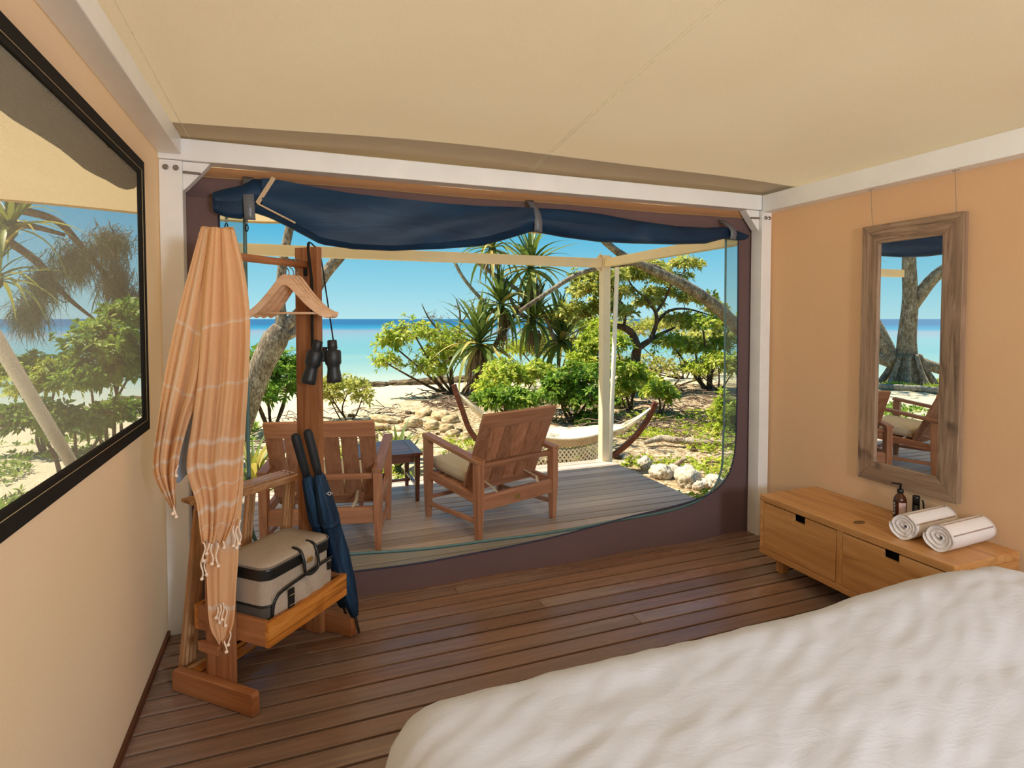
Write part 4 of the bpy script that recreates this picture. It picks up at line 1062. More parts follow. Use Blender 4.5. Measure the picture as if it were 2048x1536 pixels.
# folded slatted rack behind the clothes stand
FR = (srgb(136, 90, 54), srgb(186, 136, 90), srgb(216, 176, 132))
def fr(ax): return wood('slat_timber', *FR, axis=ax, rough=0.35, vary=0.15)
T1, T2 = np.array([-0.425, 2.775, 0.70]), np.array([0.010, 3.105, 0.712]); du = (T2 - T1); du /= np.linalg.norm(du); pv = np.array([du[1], -du[0], 0])
lean = np.array([-0.060, -0.075, -0.70])
fd = thing('folded_rack', 'folded slatted timber rack leaning behind the clothes stand', 'folding rack', (-0.45, 2.72, 0))
for k in range(3):
    part('top_slat', MB().bar(T1 + pv * (0.032 * k - 0.045) + np.array([0, 0, 0.012]), T2 + pv * (0.032 * k - 0.045) - du * 0.03 + np.array([0, 0, 0.012]), 0.029, 0.016), fr(0), fd, world=True, bev=0.002)
part('edge_slat', MB().bar(T1 + pv * 0.052, T2 + pv * 0.052 + du * 0.035, 0.022, 0.026), fr(0), fd, world=True, bev=0.002)
for s in (0.30, 0.90):
    for k in range(3):
        q = T1 + (T2 - T1) * s + pv * (0.032 * k - 0.045) + np.array([0, 0, 0.021]); part('screw', MB().lathe([(0.004, 0), (0.004, 0.0015)], 8, tuple(q)), M_BLACK, fd, world=True)
for s, n in ((0.02, 4), (0.46, 3), (0.84, 4)):
    for k in range(n):
        a_ = T1 + (T2 - T1) * s + du * 0.024 * k + pv * (0.035 - 0.012 * k) - np.array([0, 0, 0.012]); b_ = a_ + lean; b_[2] = 0.002
        part('slat_leg', MB().bar(a_, b_, 0.012, 0.022, tuple(pv)), fr(2), fd, world=True, bev=0.002)
for k, z in ((0, 0.02), (1, 0.055)):
    a_ = T1 + lean + du * 0.0; a_[2] = z; b_ = T1 + lean + du * 0.34; b_[2] = z
    part('foot_slat', MB().bar(a_ + pv * (0.055 + 0.03 * k), b_ + pv * (0.055 + 0.03 * k), 0.022, 0.018), fr(0), fd, world=True, bev=0.002)

# ================================================================== GROUND AND SEA
SEA = -1.20
def shore(x): return 24.0 + (0.34 * x if x < 0 else 0.10 * x)
def ground_z(x, y, rough=True):
    d = (shore(x) - y) * (0.95 if x < 0 else 1.0)
    z = np.interp(d, [-30, -2, 0, 2.5, 6, 12, 20], [-3.2, -1.5, -1.24, -1.02, -0.80, -0.52, -0.38])
    if rough and d > 0: z += 0.05 * nz((x, y, 0), 0.7) + 0.025 * nz((x, y, 3), 2.3)
    if -3.0 < x < 3.6 and y < 5.9: z = min(z, -0.37)
    return float(z)
gx = np.concatenate([np.linspace(-95, -14, 28), np.linspace(-13, 16, 90), np.linspace(17, 80, 22)])
gy = np.concatenate([np.linspace(-40, 2.4, 14), np.linspace(3.0, 27, 88), np.linspace(28, 55, 10)])
gr = MB().grid(np.array([[(x, y_, ground_z(x, y_)) for x in gx] for y_ in gy]))
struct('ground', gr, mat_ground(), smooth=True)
sv = []; rad = [0.5] + list(np.geomspace(14, 16000, 50))
ang = np.linspace(0, 2 * PI, 121)
sm = MB().grid(np.array([[(r * math.cos(a), r * math.sin(a), SEA) for a in ang] for r in rad]))
struct('sea', sm, mat_sea(), smooth=True)

# ================================================================== PLANTS: helpers
M_BARKG = bark('grey_mottled_bark', srgb(84, 70, 54), srgb(158, 140, 114), srgb(206, 192, 166))
M_BARKB = bark('brown_bark', srgb(60, 44, 32), srgb(112, 88, 66), srgb(150, 126, 98))
M_BARKP = bark('pale_bark', srgb(120, 104, 84), srgb(178, 162, 136), srgb(216, 204, 180))
M_TWIG = bark('grey_twigs', srgb(92, 72, 56), srgb(140, 116, 94), srgb(186, 164, 138), 20)
M_LF_BRIGHT = leafmat('bright_leaf', [(0, srgb(118, 142, 36)), (0.45, srgb(172, 190, 58)), (0.8, srgb(212, 214, 92)), (1, srgb(226, 196, 92))], 0.42)
M_LF_OLIVE = leafmat('olive_leaf', [(0, srgb(136, 142, 54)), (0.5, srgb(190, 192, 84)), (0.85, srgb(220, 214, 122)), (1, srgb(190, 140, 76))], 0.42)
M_LF_DEEP = leafmat('deep_leaf', [(0, srgb(76, 110, 34)), (0.5, srgb(122, 158, 48)), (0.9, srgb(176, 192, 72)), (1, srgb(208, 204, 96))], 0.40)
M_LF_PAND = leafmat('pandanus_leaf', [(0, srgb(62, 84, 38)), (0.5, srgb(112, 130, 54)), (0.85, srgb(176, 172, 74)), (1, srgb(208, 182, 98))], 0.3, 0.25)
M_LF_DRY = leafmat('dry_leaf', [(0, srgb(104, 80, 54)), (0.5, srgb(160, 130, 92)), (1, srgb(200, 174, 132))], 0.25)
M_LF_PINE = leafmat('casuarina_needle', [(0, srgb(72, 82, 48)), (0.6, srgb(116, 122, 74)), (1, srgb(150, 146, 96))], 0.2)
def unit(a): return a / (np.linalg.norm(a, axis=-1, keepdims=True) + 1e-9)
def rosettes(tips, axes, k, L, W, lo=25, hi=95, droop=0.25, seed=1):
    r = np.random.default_rng(seed); n = len(tips); axes = unit(axes + r.normal(0, 0.25, (n, 3)))
    T = np.repeat(tips, k, 0); A = np.repeat(axes, k, 0); N = n * k
    q = unit(np.cross(A, r.normal(size=(N, 3)))); th = np.radians(r.uniform(lo, hi, N))[:, None]
    d = A * np.cos(th) + q * np.sin(th); side = unit(np.cross(d, A)); up = np.cross(side, d)
    ln = (L * r.uniform(0.65, 1.15, N))[:, None]; w = (W * r.uniform(0.7, 1.15, N))[:, None]
    dr = np.array([0, 0, -1.0]) * droop * ln
    V = np.stack([T + d * ln * 0.06, T + d * ln * 0.62 + side * w / 2 + up * w * 0.12 + dr * 0.3, T + d * ln + dr, T + d * ln * 0.62 - side * w / 2 + up * w * 0.12 + dr * 0.3], 1).reshape(-1, 3)
    F = np.arange(N * 4).reshape(-1, 4); tone = np.clip(np.repeat(r.uniform(0, 0.62, n), k) + r.uniform(0, 0.38, N), 0, 1)
    return V, F, np.repeat(tone, 4)
def crown_pts(ells, n, seed, hollow=0.35):
    r = np.random.default_rng(seed); vol = np.array([np.prod(e_[1]) ** (2 / 3) for e_ in ells]); cnt = np.maximum(3, (n * vol / vol.sum()).astype(int)); P, N = [], []
    for (c, rad_), m in zip(ells, cnt):
        d = unit(r.normal(size=(m, 3))); d[:, 2] = np.where(d[:, 2] < -0.3, -d[:, 2] * 0.5, d[:, 2]); d = unit(d)
        R = r.uniform(hollow, 1.0, m)[:, None] ** 0.6
        R = R * (0.62 + 0.75 * np.array([[abs(mnoise.noise(Vector((q[0] * 2.6 + seed, q[1] * 2.6, q[2] * 2.6)))) * 1.4] for q in d]))
        P.append(np.array(c) + d * R * np.array(rad_) * 1.12 + r.normal(0, 0.04, (m, 3))); N.append(unit(d * np.array([0.8, 0.8, 0.5]) + np.array([0, 0, 0.55])))
    return np.vstack(P), np.vstack(N)
def twig_net(nodes, tips, r0, r1, seed, jit=0.12, n=5):
    r = np.random.default_rng(seed); nodes = np.array(nodes); order = np.argsort(np.min(np.linalg.norm(tips[:, None] - nodes[None], axis=2), axis=1)); m = MB()
    pool = [nodes]; allp = nodes
    for q, i in enumerate(order):
        t = tips[i]; dist = np.linalg.norm(allp - t, axis=1) + 0.6 * np.maximum(0, allp[:, 2] - t[2]); j = int(np.argmin(dist)); a = allp[j]; L = np.linalg.norm(t - a)
        if L < 1e-3: continue
        mid1 = a + (t - a) * 0.36 + r.normal(0, jit * L, 3); mid2 = a + (t - a) * 0.70 + r.normal(0, jit * L * 0.8, 3)
        rr = r0 if j < len(nodes) else r0 * 0.55
        m.tube([a, mid1, mid2, t], [rr, rr * 0.75, rr * 0.5, r1], n, cap=False); allp = np.vstack([allp, mid1, mid2, t])
    return m
def ell(px, py, rx, ry, Y, depth=None):
    c = at(px, py, Y); ax = c[0] * FW[0] + c[1] * FW[1]; k = ax / F_PX; return (c, (rx * k, (depth or rx * k), ry * k))
def plant(name, label, cat, base, mains, ells, tips_n, leaf, mats, seed, group=None, twig=(0.018, 0.005), spare=0, hollow=0.35, main_n=9):
    """mains: list of (points, radii) in world space; leaf: (per rosette, length, width)"""
    base = np.array(base); t = thing(name, label, cat, tuple(base), group=group); nodes = [base + np.array([0, 0, 0.05])]
    for pts, rad_ in mains:
        S = spline(pts, max(6, 5 * len(pts))); rr = np.interp(np.linspace(0, 1, len(S)), np.linspace(0, 1, len(rad_)), rad_)
        part('trunk' if rad_[0] == max(m_[1][0] for m_ in mains) else 'branch', MB().tube(S, rr, main_n), mats[0], t, smooth=True, world=True); nodes += list(S[::2])
    P, N = crown_pts(ells, int(tips_n * 1.7), seed, hollow)
    if twig:
        tn = twig_net(nodes, P, twig[0], twig[1], seed + 5)
        if spare:
            P2, _ = crown_pts([(c, np.array(r_) * 1.12) for c, r_ in ells], spare, seed + 9, 0.6); t2 = twig_net(list(P[::2]) + nodes, P2, twig[0] * 0.5, twig[1] * 0.7, seed + 11, 0.2); tn.add(t2.v, t2.f)
        part('twigs', tn, M_TWIG if len(mats) < 3 else mats[2], t, world=True)['kind'] = 'stuff'
    V, F, tone = rosettes(P, N, leaf[0], leaf[1], leaf[2], seed=seed + 2, **(leaf[3] if len(leaf) > 3 else {}))
    o = link('foliage', fast_mesh('foliage', V - base, F, tone), mats[1], t); o['kind'] = 'stuff'
    return t
def gbase(px, Y):
    p = at(px, 700, Y); return np.array([p[0], p[1], ground_z(p[0], p[1]) - 0.03])
def stems(base, tops, r0, r1, seed):
    r = np.random.default_rng(seed); out = []
    for tp in tops:
        tp = np.array(tp); m1 = base + (tp - base) * 0.4 + r.normal(0, 0.08, 3); out.append(([base + r.normal(0, 0.04, 3) * np.array([1, 1, 0]), m1, tp], [r0, (r0 + r1) / 2, r1]))
    return out
def shrub(label, px, Y, es, n, leaf, lm, seed, cat='shrub', name='beach_shrub', spare=0, r0=0.03, hollow=0.35, twig=(0.014, 0.004), bk=None):
    b_ = gbase(px, Y); E_ = [ell(*q, Y + dy) for *q, dy in es]
    return plant(name, label, cat, b_, stems(b_, [c for c, _ in E_], r0, r0 * 0.4, seed), E_, n, leaf, (bk or M_BARKB, lm), seed, spare=spare, hollow=hollow, twig=twig)

# leaning forked tree left of the doorway
Y = 8.5; k = Y * 0.97 / F_PX
b_ = atz(455, 905, -0.42); b_ = at(458, 900, Y)
tr1 = [at(*p, Y) for p in ((458, 900), (490, 815), (522, 735), (550, 680), (565, 655))]
trA = [at(*p, Y) for p in ((565, 660), (561, 610), (563, 548), (570, 500), (578, 460), (592, 380), (600, 250))]
trB = [at(*p, Y) for p in ((563, 662), (594, 630), (622, 594), (652, 546), (690, 500), (745, 430), (830, 330))]
trC = [at(*p, Y) for p in ((552, 678), (585, 668), (598, 652), (604, 640))]
plant('forked_tree', 'leaning grey tree with a forked trunk behind the binoculars', 'tree', (b_[0], b_[1], b_[2]), [(tr1, [27*k, 24*k, 22*k, 24*k, 17*k]), (trA, [13*k, 9*k, 8.5*k, 8*k, 8*k, 7*k, 6*k]), (trB, [12*k, 11*k, 11*k, 11*k, 11*k, 10*k, 8*k]), (trC, [10*k, 8*k, 6*k, 3*k])],
      [((at(600, 230, Y)), (0.8, 0.8, 0.5)), ((at(850, 300, Y)), (0.9, 0.9, 0.5))], 60, (8, 0.16, 0.06), (M_BARKG, M_LF_DEEP), 21, main_n=12)
shrub('leafy green shrub behind the leaning forked trunk', 545, 11.0, [(530, 735, 45, 42, 0.3), (575, 775, 42, 40, 0), (515, 800, 40, 35, -0.3), (590, 735, 25, 25, 0.4), (500, 760, 30, 50, 0.2)], 230, (11, 0.15, 0.045), M_LF_DEEP, 31, spare=60)
shrub('sparse low shrub with bare twigs on the sand beyond the stand post', 690, 12.0, [(700, 775, 38, 22, 0), (660, 800, 25, 22, 0.2), (725, 795, 22, 20, -0.2), (650, 770, 20, 20, 0)], 90, (9, 0.14, 0.04), M_LF_OLIVE, 41, spare=90, r0=0.022)
shrub('yellow green spreading bush overhanging the beach left of the screw pine', 905, 16.0, [(830, 672, 60, 30, 0), (775, 728, 30, 22, 0), (785, 690, 35, 25, 0.2), (885, 715, 50, 38, 0.2), (860, 740, 40, 25, -0.3), (905, 690, 40, 35, 0.5)], 330, (10, 0.17, 0.055), M_LF_BRIGHT, 51, spare=260, r0=0.05)
# dead branch
Y = 16.5; k = Y / F_PX; b_ = gbase(905, Y)
dbm = [([b_, at(900, 720, Y), at(890, 675, Y), at(868, 650, Y), at(855, 632, Y), at(843, 607, Y)], [5*k, 4*k, 3*k, 2.2*k, 1.6*k, 0.7*k]), ([at(897, 715, Y), at(915, 680, Y), at(920, 630, Y), at(912, 598, Y)], [3*k, 2.4*k, 2*k, 0.6*k]), ([at(919, 650, Y), at(940, 620, Y), at(952, 590, Y)], [1.6*k, 1.2*k, 0.5*k])]
t = thing('dead_tree', 'bare dead tree with crooked twigs against the sea', 'tree', tuple(b_)); nodes = []
for i, (pts, rr) in enumerate(dbm):
    S = spline(pts, 24); part('trunk' if i == 0 else 'branch', MB().tube(S, np.interp(np.linspace(0, 1, 24), np.linspace(0, 1, len(rr)), rr), 7), M_TWIG, t, smooth=True, world=True); nodes += list(S[6:])
P, _ = crown_pts([ell(875, 640, 38, 32, Y), ell(925, 620, 30, 30, Y)], 70, 61, 0.2)
part('twigs', twig_net(nodes, P, 0.012, 0.004, 62, 0.22), M_TWIG, t, world=True)['kind'] = 'stuff'

# screw pine (pandanus): every green blade is a leaf of its own
def blade_mesh(L, W, arch, seg=7, fold=0.35):
    V, F = [], []
    for i in range(seg + 1):
        s = i / seg; x = L * (s - 0.10 * arch * s * s); z = L * (0.16 * s - arch * 0.62 * s ** 2.4); w = W * (0.55 + 0.45 * min(1, s * 4)) * (1 - s ** 2.2) + 0.002
        V += [(x, -w / 2, z + w * fold), (x, 0, z), (x, w / 2, z + w * fold)]
    for i in range(seg):
        a = 3 * i; F += [(a, a + 3, a + 4, a + 1), (a + 1, a + 4, a + 5, a + 2)]
    return np.array(V), np.array(F)
BLADES = []
for ar, to in ((0.25, 0.2), (0.55, 0.5), (0.85, 0.35), (1.15, 0.75), (0.7, 0.95), (0.4, 0.62)):
    V, F = blade_mesh(1.0, 0.062, ar); me = fast_mesh('leaf', V, F, np.full(len(V), to), True); me.materials.append(M_LF_PAND); BLADES.append(me)
def leaf_obj(parent, org, pos, az, el, L, kind, wide=1.0, roll=0.0):
    o = bpy.data.objects.new('leaf', BLADES[kind]); COL.objects.link(o); o.parent = parent
    o.matrix_parent_inverse = Matrix.Identity(4)
    o.location = Vector(pos) - Vector(org); o.rotation_euler = (Matrix.Rotation(az, 3, 'Z') @ Matrix.Rotation(-el, 3, 'Y') @ Matrix.Rotation(roll, 3, 'X')).to_euler(); o.scale = (L, L * wide, L); return o
def skirt(parent, c, R, H, n, seed, top=0.4):
    r = np.random.default_rng(seed); V, F, T = [], [], []
    for i in range(n):
        a = r.uniform(0, 2 * PI); rr = R * r.uniform(0.2, 1.0); w = r.uniform(0.012, 0.03); h = H * r.uniform(0.45, 1.1); z0 = c[2] + r.uniform(-0.15, 0.12) * H
        d = np.array([math.cos(a), math.sin(a), 0]); s_ = np.array([-math.sin(a), math.cos(a), 0]); k0 = len(V); tn = r.uniform(0, 1)
        for q in range(5):
            u = q / 4; p = np.array([c[0], c[1], z0]) + d * (R * top * 0.4 + (rr - R * top * 0.4) * math.sin(u * 1.5)) + np.array([r.normal(0, 0.01), r.normal(0, 0.01), -h * u ** 1.1 + 0.10 * H * math.sin(u * PI)])
            V += [p - s_ * w * (1 - 0.6 * u), p + s_ * w * (1 - 0.6 * u)]; T += [tn, tn]
        for q in range(4): F.append((k0 + 2*q, k0 + 2*q + 1, k0 + 2*q + 3, k0 + 2*q + 2))
    l = top_of(parent).location; o = link('dry_skirt', fast_mesh('dry_skirt', np.array(V) - np.array(l), np.array(F), T), M_LF_DRY, parent); o['kind'] = 'stuff'; return o
Y = 15.0; k = Y / F_PX * 0.985; pb_ = at(948, 800, Y); pb_[2] = ground_z(pb_[0], pb_[1]) - 0.05
pan = thing('screw_pine', 'tall screw pine with spiky leaf heads and a shaggy dry skirt beside the sea', 'tree', tuple(pb_))
pbr = [([pb_, at(950, 770, Y), at(962, 735, Y), at(985, 700, Y), at(1008, 660, Y), at(1035, 622, Y), at(1060, 585, Y), at(1062, 548, Y)], [13, 12, 11, 9, 8, 7, 6, 6]),
       ([at(960, 738, Y), at(955, 712, Y), at(960, 690, Y)], [11, 12, 12]), ([at(1012, 655, Y), at(1006, 630, Y), at(1002, 612, Y)], [8, 9, 9]),
       ([at(900, 505, Y), at(925, 553, Y), at(955, 590, Y), at(990, 625, Y)], [5, 5, 5.5, 6]), ([at(930, 505, Y), at(975, 540, Y), at(1012, 563, Y), at(1050, 590, Y), at(1085, 622, Y), at(1105, 670, Y), at(1118, 695, Y)], [6, 6, 6, 6, 6, 7, 7]),
       ([at(1008, 563, Y), at(1018, 590, Y), at(1032, 620, Y)], [5, 5, 6]), ([at(1035, 625, Y), at(1060, 640, Y), at(1066, 652, Y)], [6, 7, 8])]
for i, (pts, rr) in enumerate(pbr):
    S = spline(pts, 5 * len(pts)); part('trunk' if i == 0 else 'branch', MB().tube(S, np.interp(np.linspace(0, 1, len(S)), np.linspace(0, 1, len(rr)), rr) * k * 0.68, 9), M_BARKP if i > 2 else M_BARKB, pan, smooth=True, world=True)
for i in range(7):   # prop roots
    a = i * 0.9; part('prop_root', MB().tube([pb_ + np.array([0, 0, 0.55]), pb_ + np.array([0.25 * math.cos(a), 0.25 * math.sin(a), 0.3]), pb_ + np.array([0.5 * math.cos(a), 0.5 * math.sin(a), -0.1])], 0.035, 7), M_BARKB, pan, smooth=True, world=True)
heads = [(1062, 540, 100, 50, 0.0, 0.25), (958, 692, 100, 58, 0.35, 0.0), (1002, 614, 88, 46, 0.2, 0.1), (1066, 645, 92, 50, 0.1, 0.3), (1122, 686, 112, 56, -0.1, 0.45), (985, 500, 88, 34, 0.0, 0.3)]
rl = np.random.default_rng(77)
for hi_, (px, py, Lp, n, dy, dark) in enumerate(heads):
    c = at(px, py, Y - dy)
    hd = part('leaf_head', MB().lathe([(0.02, -0.12), (0.09, -0.06), (0.10, 0.05), (0.05, 0.14), (0.01, 0.20)], 9, tuple(c)), M_LF_PAND, pan, smooth=True, world=True)
    for i in range(n):
        s = i / n; az = i * 2.39996 + rl.normal(0, 0.15); el = math.radians(82 - 128 * s + rl.normal(0, 9)); L = Lp * k * 1.2 * rl.uniform(0.8, 1.12)
        kd = int(rl.choice([0, 1, 5, 2] if s < 0.5 else [1, 2, 3, 4])); 
        leaf_obj(hd, pb_, c + np.array([0, 0, 0.10 * (1 - s)]), az, el, L, kd, 1.6)
skirt(pan, at(958, 700, Y - 0.1), 0.50, 1.05, 260, 5); skirt(pan, at(1006, 628, Y), 0.20, 0.9, 90, 6); skirt(pan, at(1062, 560, Y), 0.42, 0.70, 90, 7, 0.9); skirt(pan, at(1070, 665, Y), 0.35, 0.6, 80, 8, 0.8); skirt(pan, at(985, 515, Y), 0.36, 0.5, 60, 9, 0.9)

# arching tree from the right
Y = 10.0; k = Y / F_PX * 1.15
ab = at(1640, 905, Y); ab[2] = ground_z(ab[0], ab[1]) - 0.1
arch = [ab, at(1590, 800, Y), at(1520, 705, Y), at(1470, 650, Y), at(1430, 612, Y), at(1390, 583, Y), at(1340, 556, Y), at(1295, 536, Y), at(1255, 516, Y), at(1225, 496, Y), at(1190, 462, Y), at(1150, 400, Y)]
thin = [at(1345, 556, Y), at(1310, 534, Y), at(1270, 528, Y), at(1230, 531, Y), at(1190, 538, Y), at(1150, 551, Y), at(1100, 582, Y), at(1040, 622, Y)]
plant('arching_tree', 'pale trunk arching across the sky from the right edge of the doorway', 'tree', tuple(ab), [(arch, [v * k for v in (19, 17, 15, 14, 13, 12, 11, 9, 8, 7, 6, 5)]), (thin, [v * k for v in (5, 5.5, 5, 4.5, 4.5, 4.5, 4.5, 4)])],
      [(at(1150, 380, Y), (0.9, 0.9, 0.5))], 40, (8, 0.16, 0.06), (M_BARKG, M_LF_OLIVE), 91, main_n=12)

# octopus bush tree, right of the post
Y = 13.5; k = Y / F_PX * 1.12
ob = at(1262, 800, Y); ob[2] = ground_z(ob[0], ob[1]) - 0.05
A_ = lambda *pp: [at(*p, Y + (p[0] % 7 - 3) * 0.06) for p in pp]
om = [([ob] + A_((1268, 750), (1272, 712), (1276, 690)), [11*k, 10*k, 10*k, 9*k]), (A_((1275, 695), (1264, 668), (1248, 655), (1224, 650), (1195, 640), (1165, 622)), [9*k, 8*k, 7*k, 5*k, 3.5*k, 2*k]),
      (A_((1275, 697), (1298, 682), (1322, 668), (1350, 655)), [7*k, 6*k, 4*k, 2*k]), (A_((1300, 681), (1312, 650), (1311, 624), (1292, 598), (1264, 572), (1255, 550)), [5*k, 4.5*k, 4*k, 3*k, 2*k, 1.2*k]),
      (A_((1311, 626), (1328, 602), (1344, 568), (1372, 540)), [3.4*k, 2.8*k, 2*k, 1.2*k]), (A_((1312, 648), (1336, 623), (1374, 618), (1432, 634)), [3.5*k, 3*k, 2.2*k, 1.2*k]), (A_((1248, 655), (1250, 620), (1232, 590), (1220, 560)), [3.5*k, 2.6*k, 2*k, 1*k])]
oe = [ell(*q, Y + d) for *q, d in ((1275, 552, 45, 20, 0.2), (1372, 530, 34, 15, 0), (1335, 560, 42, 16, 0.3), (1180, 585, 42, 26, 0), (1150, 630, 40, 26, 0.3), (1215, 555, 34, 24, -0.2), (1390, 598, 42, 16, 0), (1295, 606, 30, 12, 0.3), (1430, 620, 22, 14, 0.1), (1240, 585, 25, 18, 0.3), (1205, 615, 35, 22, 0.5), (1325, 588, 36, 12, 0.5), (1240, 625, 34, 16, -0.3), (1355, 640, 34, 12, 0.2), (1290, 535, 36, 14, 0.0), (1165, 555, 24, 14, 0.1))]
plant('umbrella_crowned_tree', 'spreading tree with dark forked trunk and flat leafy crown behind the white pole', 'tree', tuple(ob), om, oe, 760, (11, 0.175, 0.058), (M_BARKB, M_LF_OLIVE), 101, spare=260, twig=(0.015, 0.0045), hollow=0.2)
Y = 13.0
shrub('small yellow green tree with crooked stems at the right of the doorway', 1420, Y, [(1405, 652, 45, 22, 0), (1345, 690, 40, 24, 0.3), (1445, 690, 26, 28, 0), (1390, 700, 40, 20, 0.4), (1460, 655, 30, 25, 0.2)], 300, (10, 0.16, 0.05), M_LF_BRIGHT, 111, spare=220, r0=0.055, cat='tree', name='crooked_tree')
shrub('bright green bush under the screw pine behind the hammock', 1015, 11.0, [(1010, 750, 42, 26, 0), (985, 778, 30, 24, -0.3), (1045, 755, 35, 24, 0.3), (1080, 745, 30, 20, 0.5)], 240, (11, 0.15, 0.045), M_LF_BRIGHT, 121, spare=20)
shrub('low deep green bush directly behind the back of the right lounge chair', 1035, 9.3, [(1005, 800, 40, 22, 0), (1045, 805, 35, 25, -0.2), (975, 800, 22, 18, 0)], 170, (11, 0.13, 0.042), M_LF_DEEP, 131)
shrub('dense dark green bush to the left of the cream verandah post', 1145, 10.0, [(1130, 765, 36, 34, 0), (1165, 800, 38, 40, -0.2), (1190, 750, 26, 26, 0.2), (1105, 790, 28, 30, 0), (1175, 850, 32, 28, -0.3)], 330, (11, 0.14, 0.045), M_LF_DEEP, 141, spare=40)
shrub('light green shrub rising behind the dark bush left of the verandah post', 1170, 12.0, [(1180, 695, 26, 26, 0), (1165, 722, 28, 20, 0), (1200, 665, 22, 24, 0.2)], 200, (11, 0.16, 0.05), M_LF_BRIGHT, 151, spare=30)
shrub('bright low bush right of the white pole', 1262, 10.5, [(1250, 738, 34, 16, 0), (1235, 690, 26, 20, 0.2), (1285, 765, 40, 15, 0), (1240, 780, 26, 24, 0)], 210, (11, 0.14, 0.045), M_LF_BRIGHT, 161, spare=40)
shrub('small bright green shrub above the right end of the hammock', 1318, 9.6, [(1315, 782, 30, 13, 0), (1335, 792, 18, 12, 0)], 80, (11, 0.13, 0.042), M_LF_BRIGHT, 171)
shrub('shaded green bush in the gap behind the white pole', 1215, 11.2, [(1215, 820, 30, 40, 0), (1240, 840, 25, 25, 0)], 150, (10, 0.14, 0.045), M_LF_DEEP, 181, spare=60)
shrub('distant olive thicket on the shore behind the crooked tree', 1370, 17.5, [(1330, 655, 64, 26, 0), (1410, 680, 60, 30, 0.5), (1250, 662, 54, 26, 0), (1150, 690, 50, 28, 0), (1060, 700, 50, 26, 0.3)], 420, (9, 0.18, 0.06), M_LF_OLIVE, 191, spare=200)

shrub('twiggy bare thicket along the shore behind the white pole', 1340, 14.6, [(1300, 735, 60, 32, 0), (1370, 745, 60, 32, 0.4), (1240, 730, 40, 28, 0.2), (1430, 750, 40, 30, 0)], 120, (8, 0.15, 0.05), M_LF_OLIVE, 196, spare=700, r0=0.04)
shrub('yellow green bushes filling the gap left of the spreading tree', 1120, 16.4, [(1115, 640, 40, 24, 0), (1160, 655, 40, 26, 0.2), (1090, 690, 40, 26, 0.3), (1200, 660, 34, 26, 0), (1040, 700, 40, 26, 0.4)], 220, (10, 0.17, 0.055), M_LF_BRIGHT, 197, spare=120, r0=0.04)
shrub('leafy lower bush under the crooked tree at the right', 1440, 12.2, [(1435, 725, 34, 22, 0), (1390, 740, 30, 18, 0.3), (1470, 740, 30, 30, 0)], 150, (10, 0.15, 0.05), M_LF_BRIGHT, 198, spare=80)
shrub('shaggy green bush hugging the right vinyl edge of the doorway', 1455, 7.6, [(1450, 820, 22, 30, 0), (1475, 850, 30, 40, 0.2), (1440, 860, 18, 16, 0)], 170, (10, 0.11, 0.03), M_LF_BRIGHT, 199, spare=60)
# spiky blade plants by the deck
def blade_plant(label, px, py, Y, n, L, seed):
    b_ = at(px, py, Y); b_[2] = ground_z(b_[0], b_[1]) - 0.02; t = thing('spiky_plant', label, 'plant', tuple(b_)); r = np.random.default_rng(seed)
    part('crown', MB().lathe([(0.05, 0), (0.06, 0.05), (0.03, 0.12)], 8, tuple(b_)), M_LF_PAND, t, smooth=True, world=True)
    for i in range(n): leaf_obj(t, b_, b_ + np.array([0, 0, 0.06]), i * 2.39996, math.radians(r.uniform(30, 88)), L * r.uniform(0.6, 1.1), int(r.choice([1, 3, 4, 5, 2])), 1.7)
    return t
blade_plant('spiky green blade plant on the sand above the side table', 795, 880, 7.2, 26, 0.78, 3)
blade_plant('spiky green blade plant to the left of the left lounge chair', 505, 880, 7.0, 26, 0.80, 4)

# ground cover, leaf litter sticks
def scatter(name, label, region, n, L, W, mat, seed, lo=20, hi=80, cat='ground cover'):
    r = np.random.default_rng(seed); P = []
    for _ in range(n):
        x, y_ = r.uniform(region[0], region[1]), r.uniform(region[2], region[3])
        if nz((x, y_, seed), 0.9) > -0.12: P.append((x, y_, ground_z(x, y_) + r.uniform(0.0, 0.10) * (0.6 + nz((x, y_, 9), 1.1))))
    P = np.array(P); V, F, tone = rosettes(P, np.tile([0, 0, 1.0], (len(P), 1)), 7, L, W, lo, hi, 0.15, seed)
    c = np.array([(region[0] + region[1]) / 2, (region[2] + region[3]) / 2, -0.4]); o = link(name, fast_mesh(name, V - c, F, tone), mat, None, tuple(c)); return tag(o, label, cat, kind='stuff')
scatter('creeping_vine', 'low creeping green vine covering the ground right of the deck', (3.6, 10.5, 3.6, 10.0), 8200, 0.060, 0.032, M_LF_BRIGHT, 11)
scatter('creeping_vine', 'patchy grass and vine behind the side table and hammock', (-1.2, 3.6, 6.2, 9.2), 1500, 0.07, 0.022, M_LF_BRIGHT, 12)
scatter('creeping_vine', 'shaggy green undergrowth left of the deck', (-7.0, -0.6, 6.0, 12.0), 3200, 0.11, 0.035, M_LF_DEEP, 13)
